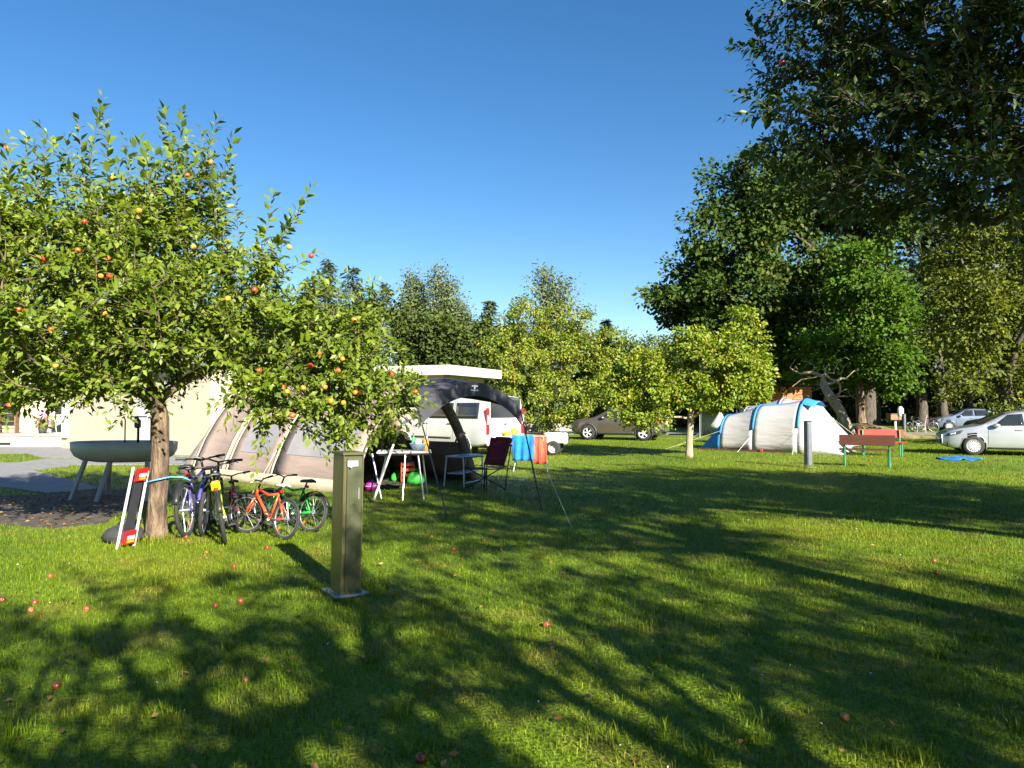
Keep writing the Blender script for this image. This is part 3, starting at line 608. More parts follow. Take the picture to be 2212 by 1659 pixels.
for i, (px, Y, py, s) in enumerate([(870, 50, 655, 64), (960, 48, 668, 68), (790, 52, 640, 62), (1035, 50, 690, 50), (700, 54, 640, 70), (1110, 54, 705, 60)]):
    b = at(px, 900, Y); H = at(px, py, Y).z; b.z = 0; rw = s / FPX * Y
    clump_tree('hedge_tree', ['dense leafy tree above the building roof, left of the roof corner', 'dense leafy tree right above the building roof corner', 'dense tree behind the blue spruce', 'dense tree right of the building roof', 'dense tree behind the left apple tree crown', 'dense tree behind the tall orchard tree'][i], 80 + i, b, H * .4, .2,
               [(0, 0, H * .5, rw, rw, H * .45), (rw * .5, 0, H * .4, rw * .7, rw * .7, H * .35), (0, 0, H * .75, rw * .6, rw * .6, H * .24)], 170, 75, .8, .3, LF_BELT, BARKD, group='dense trees behind the building', tpl=LEAF1)
b = at(831, 900, 41); H = at(831, 690, 41).z; b.z = 0
conifer('blue_spruce', 'blue grey spruce at the left end of the roof', 95, b, H, 1.2, LF_SPRUCE, nw=30, per=10, ls=.45)
for i, (px, Y, py, s, label) in enumerate([(1345, 75, 730, 60, 'green bushy tree left of the yellowing tree top'), (1415, 90, 712, 40, 'round green tree crown at the edge of the maple'), (1290, 70, 760, 50, 'green tree low behind the orchard tree')]):
    b = at(px, 900, Y); H = at(px, py, Y).z; b.z = 0; rw = s / FPX * Y
    clump_tree('field_tree', label, 100 + i, b, H * .4, .2, [(0, 0, H * .55, rw, rw, H * .42), (rw * .5, 0, H * .4, rw * .7, rw * .7, H * .35)], 150, 60, 1.0, .35, LF_HEDGE, BARKD)
# ---- wooded hill
rg = np.random.default_rng(5)
def hz(x, y):
    a = x / y * FPX + 1106
    top = np.interp(a, [-800, 300, 900, 1060, 1300, 1360, 1430, 1600, 2600], [24, 26, 27, 27, 29, 26, 23, 22, 20])
    return np.clip((y - 170) / 110, 0, 1) ** .8 * top
xs = np.linspace(-330, 330, 60); ys = np.linspace(165, 340, 16)
tag(MB().grid([[(x * (y / 250), y, hz(x * (y / 250), y) - .4) for x in xs] for y in ys]).build('hill', M('hill_ground', (.05, .08, .02), (.03, .05, .015), .3, .9), smooth=True), kind='structure')
n = 26000; y = 170 + rg.random(n) * 120; x = (rg.random(n) * 2 - 1) * 1.0 * y
ti = rg.integers(0, 900, n); tx = (rg.random(900) * 2 - 1); ty = 175 + rg.random(900) * 112
x = tx[ti] * ty[ti] + rg.normal(0, 1.7, n); y = ty[ti] + rg.normal(0, 1.5, n)
P = np.stack([x, y, hz(x, y) + np.abs(rg.normal(2.2, 1.5, n))], 1)
o = link('far_wood', leaves_mesh('far_wood', P, rg.normal(size=(n, 3)), np.array([0, -.4, .8]) + rg.normal(0, .5, (n, 3)), 1.5 * (.6 + .8 * rg.random(n)), 1.1, LEAF1), LF_HILL)
tag(o, 'distant green wood on the hillside', 'wood', kind='stuff')
# ---------------- buildings ----------------
CREAM = M('cream_render', (.44, .39, .29), (.38, .335, .245), 2.5, .9, bump=.25, bscale=60)
WHITE = M('white_render', (.46, .43, .35), (.41, .38, .31), 2.5, .85, bump=.15, bscale=60)
CONC = M('concrete', (.46, .43, .38), (.33, .31, .27), 4, .9, bump=.5, bscale=30)
GLASS = M('dark_glass', (.02, .025, .03), (.015, .018, .02), 2, .06, spec=.8)
# main flat-roofed building; local x runs along its front to the left, y goes back
K0 = Vector((-2.7, 27.9, 0)); fdir = Vector((-3.5, 1.55, 0)).normalized()
t = thing('flat_roof_building', 'cream flat roofed building with a white roof edge behind the campers', 'building', K0, yaw(fdir))
def mirror_face(b): return b
# local +y points to the back right of the corner (left-handed turn of fdir), so depth is along -y
LB, DB, HB = 16.0, 3.6, 2.85
MB().box((LB / 2, -DB / 2, HB / 2), (LB, DB, HB)).build('wall', CREAM, t)
rf = MB().box((LB / 2 - .0, -DB / 2, HB + .03), (LB + 1.1, DB + 1.1, .06)).build('roof', CONC, t)
b = MB().box((LB / 2, .56, HB + .16), (LB + 1.18, .06, .38)).box((LB / 2, -DB - .56, HB + .16), (LB + 1.18, .06, .38)); b.box((-.56, -DB / 2, HB + .16), (.06, DB + 1.06, .38)).box((LB + .56, -DB / 2, HB + .16), (.06, DB + 1.06, .38))
b.build('fascia', WHITE, rf)
for x in (3.2, 6.4, 9.8):
    wn = MB().bbox((x, .012, 1.55), (1.5, .05, 1.0), .01).build('window', WHITE, t); MB().box((x - .36, .04, 1.55), (.62, .012, .84)).build('pane', GLASS, wn); MB().box((x + .36, .04, 1.55), (.62, .012, .84)).build('pane', GLASS, wn)
# left wing with the terrace
A0 = G(132, 968); A1 = Vector((-9.6, 22.6, 0)); wd = (A1 - A0); LW = wd.length
t = thing('terrace_wing', 'pale cream building wing with a white pilaster left of the wash basin', 'building', A0, yaw(wd))
MB().box((LW / 2, 3.5, 1.5), (LW, 7, 3.0)).build('wall', CREAM, t)
MB().box((LW / 2, 3.5, 3.05), (LW + .8, 7.8, .1)).build('roof', CONC, t)
MB().box((LW / 2, -.44, 3.12), (LW + .86, .06, .32)).build('fascia', WHITE, t)
MB().bbox((.32, -.03, 1.25), (.36, .10, 1.7), .01).build('pilaster', M('white_paint', (.82, .82, .8), None, 3, .6), t)
MB().bbox((LW * .62, -.02, 1.0), (.95, .06, 2.0), .01).build('door', M('grey_door', (.5, .5, .48), None, 3, .5), t)
tb0 = A0 + Vector((-.5, .8, 0))
t = thing('terrace_wall', 'long pale concrete terrace step in front of the cream wing', 'wall', tb0 + Vector((-7, 0, 0)))
MB().bbox((3.6, .9, .26), (7.2, 2.4, .5), .015).build('slab', CONC, t); MB().box((3.6, -.325, .50), (7.3, .1, .07)).build('coping', WHITE, t)
for x in (1.4, 4.2): MB().box((x, -.303, .14), (2.0, .01, .1)).build('slot', M('black_gap', (.01, .01, .01), None, 3, .9), t)
bw = thing('back_wall', 'cream house wall behind the terrace at the left edge', 'building', tb0 + Vector((-8, 3.2, 0)))
MB().box((4.6, 1, 1.6), (11, 2, 3.2)).build('wall', CREAM, bw)
wn = MB().bbox((6.2, -.02, 1.7), (1.2, .06, 1.1), .01).build('window', WHITE, bw); MB().box((6.2, -.055, 1.7), (1.0, .012, .9)).build('pane', GLASS, wn)
wn = MB().bbox((3.6, -.02, 1.6), (1.2, .06, 1.9), .01).build('window', WHITE, bw); MB().box((3.6, -.055, 1.6), (1.0, .012, 1.7)).build('pane', GLASS, wn)
# things on the terrace
PINK = M('pink_cloth', (.72, .38, .48), (.6, .28, .4), 8, .9); PURP = M('purple_cloth', (.10, .05, .2), None, 8, .9); WCL = M('white_cloth', (.8, .8, .8), None, 8, .9)
p = at(100, 905, tb0.y + .3); zt = .51
t = thing('towel_stand', 'white towel stand with a pink towel on the terrace', 'towel stand', (p.x, p.y, zt)); b = MB()
for sx in (-.3, .3): b.tube([(sx, -.2, 0), (sx, 0, .85)], .012).tube([(sx, .2, 0), (sx, 0, .85)], .012)
b.tube([(-.32, 0, .85), (.32, 0, .85)], .012).build('stand', WCL, t)
b = MB(); b.grid([[(x, -.03 - .02 * math.sin(x * 30), z) for x in np.linspace(-.26, .22, 14)] for z in np.linspace(.87, .2, 6)]).build('towel', PINK, t, True, solid=.012)
b = MB(); b.grid([[(x, -.06 - .01 * math.sin(x * 40), z) for x in np.linspace(.06, .12, 4)] for z in np.linspace(.85, .3, 6)]).build('stripe', PURP, t, True, solid=.01)
p = at(72, 925, tb0.y + .1); t = thing('terrace_chair', 'white plastic chair left of the pink towel', 'chair', (p.x, p.y, zt), .6)
WPL = M('white_plastic', (.78, .78, .76), None, 5, .45)
MB().bbox((0, 0, .42), (.45, .45, .03), .01).build('seat', WPL, t); MB().bbox((-.23, 0, .68), (.03, .45, .5), .01, (0, -.15, 0)).build('backrest', WPL, t)
for a in (-.19, .19):
    for c in (-.19, .19): MB().tube([(a, c, 0), (a * .95, c * .95, .42)], .016).build('leg', WPL, t)
p = at(92, 940, tb0.y - .1)
t = thing('potted_plant', 'brown dry plant in a dark pot on the terrace', 'plant', (p.x, p.y, zt)); MB().lathe([(0, 0), (.12, 0), (.17, .26), (.15, .27), (.14, .22), (0, .22)], 14).build('pot', M('dark_pot', (.05, .04, .04), None, 5, .6), t, True)
rg = np.random.default_rng(9); n = 260; Q = rg.normal(0, .13, (n, 3)) + np.array([0, 0, .45]); Q[:, 2] = np.maximum(Q[:, 2], .24)
tag(link('foliage', leaves_mesh('foliage', Q, rg.normal(size=(n, 3)), np.array([0, 0, 1.]) + rg.normal(0, .5, (n, 3)), .12, .06, LEAF1), leaf_mat('leaf_brown', [(.10, .06, .035), (.2, .13, .07), (.28, .2, .1)], .2)), kind='stuff').parent = t
p = at(18, 920, tb0.y + .2); t = thing('bench_planter', 'brown wooden rack at the far left of the terrace', 'rack', (p.x, p.y, zt), .1)
WOOD = M('brown_wood', (.22, .12, .06), (.14, .08, .04), 5, .7, stretch=(1, 6, 6))
for z in (.2, .5, .8): MB().bbox((0, 0, z), (.7, .3, .03), .005).build('shelf', WOOD, t)
for a in (-.32, .32): MB().bbox((a, 0, .45), (.04, .3, .9), .005).build('side', WOOD, t)
# wooden cabin
p = at(1694, 850, 52); CABW = M('cabin_wood', (.42, .16, .05), (.28, .10, .03), 3, .7, stretch=(1, 1, 8))
t = thing('wooden_cabin', 'orange brown wooden cabin behind the tent', 'cabin', (p.x, p.y, 0))
for k in range(16): MB().bbox((0, 0, .1 + k * .19), (4.0, .12, .18), .02).build('board', CABW, t)
MB().box((0, 1.5, 1.55), (3.9, 2.85, 3.0)).build('wall', CABW, t)
MB().prism([(-2.5, -.6), (2.5, -.6), (2.5, 3.4), (-2.5, 3.4)], 3.16, 3.3).build('roof', M('felt_roof', (.06, .05, .045), None, 4, .9), t)
# low stone wall by the drive
STONE = M('stone', (.42, .36, .27), (.28, .24, .18), 5, .9, bump=.7, bscale=14)
a, c = G(1120, 934), G(1246, 931); d = (c - a); n = 9
t = thing('stone_wall', 'low beige stone wall behind the drying rack', 'wall', a, yaw(d)); rg = np.random.default_rng(3)
for i in range(n):
    for j in range(2):
        l = d.length / n; MB().bbox(((i + .5 + (.5 if j else 0) * (i < n - 1)) * l, rg.normal(0, .01), .13 + j * .25), (l - .012, .3 + rg.normal(0, .01), .24), .02).build('stone', STONE, t)
# earth mound with bare branches
p = at(1850, 905, 37)
rows = []
for i in range(13):
    u = -1 + i / 6; rows.append([((u * 3.6), v * 1.6, max(0, .75 * math.exp(-u * u * 2.2) * math.cos(v * math.pi / 2) ** .8 + .05 * math.sin(u * 9 + v * 7)) - .02) for v in np.linspace(-1, 1, 9)])
tag(MB().grid(rows).build('earth_mound', M('mound', (.20, .16, .06), (.10, .075, .035), 2.5, .95, bump=1, bscale=12, bdist=.05), None, True, loc=(p.x, p.y, 0)), kind='structure')

# ---------------- tents ----------------
def hoop(w, h, n=24, p=.85, q=.8):
    r = []
    for i in range(n + 1):
        a = math.pi * i / n; c, s = math.cos(a), math.sin(a)
        r.append((-w * (abs(c) ** p) * (1 if c > 0 else -1), h * (max(0, s) ** q)))
    return r
def loft(b, x0, P0, x1, P1, i0, i1, m=6, sag=0., off=0.):
    rows = []
    for k in range(m + 1):
        s = k / m; sg = 1 - sag * math.sin(math.pi * s); row = []
        for i in range(i0, i1 + 1):
            y = (P0[i][0] * (1 - s) + P1[i][0] * s) * sg; z = (P0[i][1] * (1 - s) + P1[i][1] * s) * sg
            L = math.hypot(y, z) or 1; row.append((x0 + (x1 - x0) * s, y * (1 + off / L), z * (1 + off / L)))
        rows.append(row)
    b.grid(rows); return b
def fabric(name, c1, c2, **k): return M(name, c1, c2, 1.6, .75, bump=.45, bscale=2.6, stretch=(.55, 1.0, 2.6), bdist=.06, mrot=(0, R(28), 0), **k)
TAUPE = fabric('tent_taupe', (.27, .21, .18), (.23, .175, .15)); CREAMF = fabric('tent_cream_trim', (.45, .385, .275), (.39, .33, .235)); DARKF = fabric('tent_charcoal', (.085, .082, .10), (.06, .058, .07))
WINF = M('tent_window_film', (.25, .24, .25), (.215, .205, .215), 2, .25, bump=.3, bscale=6)
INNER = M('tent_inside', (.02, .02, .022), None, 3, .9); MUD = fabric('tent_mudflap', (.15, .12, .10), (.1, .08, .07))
SIL = M('aluminium', (.62, .62, .63), (.52, .52, .53), 8, .35, .9); ROPE = M('guy_rope', (.55, .6, .35), None, 8, .8); BLK = M('black_plastic', (.018, .018, .02), None, 6, .45); BLKM = M('black_metal', (.03, .03, .032), None, 8, .4, .5)
FL = Vector((-2.9, 13.0, 0)); axis = Vector((-.8, .6, 0)); across = Vector((.6, .8, 0))
oc = FL + across * 1.7
# local x goes back along the tunnel, local y towards the viewer side (yaw of axis, y = left of axis)
t = thing('awning_tent', 'large taupe tunnel awning tent with cream beam strips behind the bicycles', 'tent', oc, yaw(axis))
prof = [(-1.7, 0), (-1.57, .38), (-1.37, .82), (-1.11, 1.25), (-.82, 1.63), (-.51, 1.92), (-.23, 2.08), (0, 2.13)]
prof = prof + [(-y, z) for y, z in prof[-2::-1]]
prof = [(-y, z) for y, z in prof]          # start on the viewer's side (local +y)
NP = len(prof); beams = [0, 2.6, 4.3, 5.6]
def pz(s): return [(y * s, z * s) for y, z in prof]
for k in range(3):
    b = MB(); loft(b, beams[k], prof, beams[k + 1], prof, 0, NP - 1 - (4 if k == 0 else 0), 6, .035); b.build('fabric_panel', TAUPE, t, True, solid=.008)
b = MB(); loft(b, 0, prof, 1.75, prof, NP - 3, NP - 1, 3, .0); b.build('low_wall_panel', TAUPE, t, True, solid=.008)
b = MB(); loft(b, 1.75, prof, 2.6, prof, NP - 5, NP - 1, 3, .0); b.build('door_panel', TAUPE, t, True, solid=.008)
b = MB(); back = [(y * .80, z * .05) for y, z in prof]; loft(b, 5.6, prof, 6.9, back, 0, NP - 1, 6, -.08); b.build('back_panel', TAUPE, t, True, solid=.008)
for k, x in enumerate(beams):
    for dx in ((-.07, .10) if k == 2 else (0,)):
        b = MB(); loft(b, x + dx - .038, prof, x + dx + .038, prof, 0, NP - 1, 1, 0, .022); b.build('beam_strip', CREAMF if k else TAUPE, t, True, solid=.012)
for x0, x1 in ((.45, 2.35), (2.95, 4.0)):
    b = MB(); rows = []
    for x in np.linspace(x0, x1, 7):
        s = (x - (0 if x < 2.6 else 2.6)) / (2.6 if x < 2.6 else 1.7); sg = 1 - .035 * math.sin(math.pi * s)
        rows.append([(x, y * sg + .012, z * sg + .006) for z, y in [(zz, float(np.interp(zz, [q[1] for q in prof[:8]], [q[0] for q in prof[:8]]))) for zz in np.linspace(.62, 1.32, 6)]])
    b.grid(rows).build('window', WINF, t, True)
b = MB(); b.grid([[(x, 1.74 - .02 * math.sin(x * 5), .0), (x, 1.69, .12), (x, 1.66, .22)] for x in np.linspace(.05, 5.6, 20)]).build('mud_flap', CREAMF, t, True, solid=.006)
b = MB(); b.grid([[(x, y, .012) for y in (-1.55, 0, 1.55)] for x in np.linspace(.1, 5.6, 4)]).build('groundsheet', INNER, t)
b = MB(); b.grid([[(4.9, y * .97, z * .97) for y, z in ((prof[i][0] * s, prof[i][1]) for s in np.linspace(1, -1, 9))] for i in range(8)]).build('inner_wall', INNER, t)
# canopy over the entrance
fr = [( (1.5 - 3.0 * i / 16), 1.52 + .53 * math.sin(math.pi * i / 16) ** .8) for i in range(17)]
src = [(float(np.interp(i / 16, [0, 1], [.62, -.62])), 0) for i in range(17)]
src = [(y, float(np.interp(-abs(y), [q[0] for q in prof[::-1]][:8], [q[1] for q in prof[::-1]][:8]))) for y, _ in src]
b = MB(); rows = []
for s in np.linspace(0, 1, 6): rows.append([(-1.45 * s, a[0] * (1 - s) + c[0] * s, a[1] * (1 - s) + c[1] * s + .06 * math.sin(math.pi * s)) for a, c in zip(src, fr)])
CANF = M('canopy_fabric', (.05, .048, .06), (.038, .037, .046), 2, .7, bump=.15, bscale=9)
b.grid(rows).build('canopy', CANF, t, True, solid=.01)
b = MB(); b.grid([[(-1.456, y, z - d + .05 * (1 - (y / 1.5) ** 2) * k * .5) for y, z in fr] for k, d in enumerate((-.012, .15, .30))]).build('valance', CANF, t, False, solid=.008)
b = MB(); cxl = [(-1.475, .16), (-1.475, -.16)]; LOGO = M('logo_print', (.55, .57, .65), None, 5, .7)
zc = 1.52 + .53
b = MB().box((-1.466, 0, zc - .06), (.006, .17, .03)).box((-1.464, 0, zc - .10), (.006, .05, .06)).box((-1.467, 0, zc - .145), (.006, .24, .02)); b.build('logo', LOGO, t)
leg = [(y, z) for y, z in prof]
b = MB(); rows = []
for i in range(8, NP):
    y, z = prof[i]; L = math.hypot(y, z) or 1
    rows.append([(-.10, y * 1.01, z * 1.01), (-.22, y * .92, z * .93), (-.04, y * .88, z * .90)])
b.grid(rows).build('entrance_arch', M('arch_brown', (.24, .19, .17), (.15, .12, .11), 3, .7), t, True, solid=.035)
def wl(o, v):                                  # world point in a thing's own frame
    m = Matrix.Translation(o.location) @ Euler(o.rotation_euler).to_matrix().to_4x4(); return m.inverted() @ Vector(v)
MB().tube([(-1.45, -1.5, 1.52), wl(t, G(1170, 1100))], .014).build('pole', BLKM, t)
MB().tube([(-1.45, 1.5, 1.52), wl(t, G(965, 1114))], .012).build('pole', BLKM, t)
MB().tube([(-1.45, -1.5, 1.5), wl(t, G(1235, 1140))], .004, 4).build('guy_line', ROPE, t)
MB().tube([(2.6, prof[3][0], 1.3), wl(t, G(540, 1075))], .005, 4).build('guy_line', ROPE, t)
p = G(805, 1087); t = thing('tent_pole', 'pale pinkish aluminium pole leaning beside the camp table', 'pole', p)
MB().tube([(0, 0, 0), wl(t, at(850, 960, p.y + .35))], .02).build('tube', M('pink_alu', (.68, .60, .56), None, 6, .5), t); MB().tube([(0, 0, 0), (.004, .004, .05)], .024).build('foot', BLK, t)

def tunnel_tent(name, label, o, ax, w, hoops, cols, seed=0):
    """hoops: list of (x, half width, height); cols: side, strip"""
    t = thing(name, label, 'tent', o, yaw(ax)); side, strip, endA, endB, sleeve = cols
    P = [hoop(w * hw, h) for x, hw, h in hoops]; n = 24; X = [h[0] for h in hoops]
    for k in range(len(hoops) - 1):
        b = MB(); loft(b, X[k], P[k], X[k + 1], P[k + 1], 0, 10, 8, .03); b.build('side_panel', side, t, True, solid=.006)
        b = MB(); loft(b, X[k], P[k], X[k + 1], P[k + 1], 14, n, 8, .03); b.build('side_panel', side, t, True, solid=.006)
        b = MB(); loft(b, X[k], P[k], X[k + 1], P[k + 1], 10, 14, 8, .03); b.build('roof_panel', strip, t, True, solid=.006)
    for k in range(len(hoops)):
        b = MB(); loft(b, X[k] - .045, P[k], X[k] + .045, P[k], 3, n - 3, 1, 0, .018); b.build('hoop_sleeve', sleeve, t, True, solid=.012)
    return t, P, X
LGREY = fabric('tent_grey', (.36, .35, .345), (.32, .31, .305)); LWHITE = fabric('tent_white', (.39, .375, .36), (.34, .33, .315)); BLUEF = fabric('tent_blue', (.02, .22, .58), (.015, .17, .48)); BLUED = fabric('tent_deep_blue', (.015, .13, .38), (.01, .1, .3)); GREYD = fabric('tent_grey_dark', (.30, .29, .33), (.24, .23, .27))
o = Vector((6.75, 26.6, 0)); ax = Vector((.78, -.63, 0)).normalized(); acr = Vector((.63, .78, 0)).normalized()
t, P, X = tunnel_tent('tunnel_tent', 'light grey tunnel tent with bright blue trim in the sun', o + acr * 1.15, ax, 1.15, [(1.0, .9, 1.28), (2.24, 1.0, 1.66), (3.81, 1.04, 1.86)], (LGREY, BLUEF, BLUED, LWHITE, BLUEF))
lowA = [(y * .55, z * .02) for y, z in P[0]]; b = MB(); loft(b, 0, lowA, 1.0, P[0], 0, 24, 6, .04); b.build('rear_panel', BLUEF, t, True, solid=.006)
lowB = [(y * .75, z * .03) for y, z in P[2]]; b = MB(); loft(b, 3.81, P[2], 5.2, lowB, 0, 24, 8, .06); b.build('porch_panel', LWHITE, t, True, solid=.006)
b = MB(); loft(b, 3.8, P[2], 4.25, [(y * .97, z * .93) for y, z in P[2]], 8, 16, 4, 0, .03); b.build('porch_hood', BLUEF, t, True, solid=.006)
MB().grid([[(x, s * 1.16 - .0 * x, .0), (x, s * 1.15, .07)] for s in (-1,) for x in np.linspace(.2, 3.8, 8)]).build('ground_hem', M('dark_red_hem', (.07, .012, .02), None, 4, .8), t, solid=.01)
MB().grid([[(x, 1.17, .0), (x, 1.16, .07)] for x in np.linspace(.2, 3.8, 8)]).build('ground_hem', M('dark_red_hem', (.2, .02, .035)), t, solid=.01)
for a, z in (((-.95, -.75), .3), ):
    MB().tube([(1.0, -.95, .7), (-.9, -1.5, 0)], .006, 4).build('guy_line', ROPE, t); MB().tube([(1.0, 0, 1.28), (-1.1, -.2, 0)], .006, 4).build('guy_line', ROPE, t)
    MB().tube([(2.24, -1.1, .6), (2.0, -1.9, 0)], .005, 4).build('guy_line', WCL, t); MB().tube([(3.81, -1.13, .8), (3.9, -2.0, 0)], .005, 4).build('guy_line', WCL, t); MB().tube([(3.81, 0, 1.88), (6.1, 0, 0)], .005, 4).build('guy_line', ROPE, t)
MB().bbox((2.6, -1.22, .06), (.10, .06, .1), .01).build('peg_bag', M('red_cloth', (.5, .03, .03), None, 5, .8), t)
o2 = at(1745, 905, 29.0); o2.z = 0
t, P, X = tunnel_tent('tunnel_tent', 'darker grey tent standing behind the blue and white tent', o2 - Vector((1.2, -.9, 0)), ax, 1.15, [(-.9, .85, 1.6), (.6, 1., 1.95), (1.9, 1., 1.8)], (GREYD, GREYD, GREYD, GREYD, GREYD))
lowB = [(y * .8, z * .03) for y, z in P[2]]; b = MB(); loft(b, 1.9, P[2], 3.3, lowB, 0, 24, 6, .05); b.build('porch_panel', GREYD, t, True, solid=.006)
lowB = [(y * .8, z * .03) for y, z in P[0]]; b = MB(); loft(b, -2.4, lowB, -.9, P[0], 0, 24, 6, .05); b.build('rear_panel', LWHITE, t, True, solid=.006)
# white awning in the background left of the trunk of the yellowing tree
p = at(1570, 905, 38); t = thing('white_awning', 'white awning sheet behind the yellowing apple tree', 'awning', (p.x, p.y, 0), -.3)
b = MB(); b.grid([[(x, y, 1.75 - .55 * (y + 1.2) / 2.4 * 0 - .5 * abs(x) / 1.4 + .06 * math.sin(y * 4)) for x in np.linspace(-1.4, 1.4, 9)] for y in np.linspace(-1.2, 1.2, 7)]).build('roof_sheet', LWHITE, t, True, solid=.01)
b = MB(); b.grid([[(x, 1.2 + .04 * math.sin(x * 6), z) for x in np.linspace(-1.3, 1.3, 9)] for z in (.0, .6, 1.25)]).build('back_sheet', LWHITE, t, True, solid=.01)
b = MB(); b.grid([[(-.9 + .6 * s, -1.2, .45 + .95 * s), (-.9 + 1.0 * (1 - s) + .6 * s, -1.22, .45 + .95 * s)] for s in np.linspace(0, 1, 6)]).build('front_flap', LWHITE, t, True, solid=.01)
for sx in (-1.35, 1.35):
    for sy in (-1.15, 1.15): MB().tube([(sx, sy, 0), (sx, sy, 1.26)], .02).build('pole', SIL, t)
# ---------------- vehicles ----------------
TYRE = M('tyre', (.022, .022, .022), (.015, .015, .015), 10, .85); RIM = M('rim', (.62, .62, .62), (.5, .5, .5), 6, .35, .25); RIMD = M('rim_dark', (.03, .03, .03), None, 6, .5)
CHAR = M('charcoal_trim', (.03, .03, .032), (.022, .022, .024), 8, .6); LAMPR = M('lamp_red', (.45, .01, .012), None, 8, .15); LAMPW = M('lamp_clear', (.75, .77, .8), None, 8, .1, .3); PLATE = M('number_plate', (.8, .8, .78), None, 6, .5); LAMPD = M('lamp_dark', (.05, .06, .07), None, 8, .08)
def wheel_mesh(Rr, wd, spokes):
    tb = MB(); prof = [(Rr * .66, -wd / 2), (Rr * .9, -wd / 2), (Rr * .985, -wd * .38), (Rr, -wd * .2), (Rr, wd * .2), (Rr * .985, wd * .38), (Rr * .9, wd / 2), (Rr * .66, wd / 2)]; tb.lathe(prof, 30, ax='y')
    rb = MB(); rb.lathe([(Rr * .67, -wd * .42), (Rr * .63, wd * .30), (Rr * .60, wd * .36), (Rr * .67, wd * .48), (Rr * .69, wd * .5)], 30, ax='y')
    for i in range(spokes):
        a = 2 * math.pi * i / spokes; c, s = math.cos(a), math.sin(a)
        for o in (-.10, .10):
            px, pz = -s * o * Rr, c * o * Rr
            rb.tube([(c * Rr * .1, wd * .40, s * Rr * .1), (c * Rr * .64 + px, wd * .44, s * Rr * .64 + pz)], [Rr * .055, Rr * .04], 5)
    rb.lathe([(0, wd * .46), (Rr * .13, wd * .46), (Rr * .16, wd * .36)], 14, ax='y')
    db = MB(); db.lathe([(0, wd * .1), (Rr * .64, wd * .1)], 20, ax='y')
    return tb.mesh('tyre', True), rb.mesh('rim', False), db.mesh('brake_disc', False)
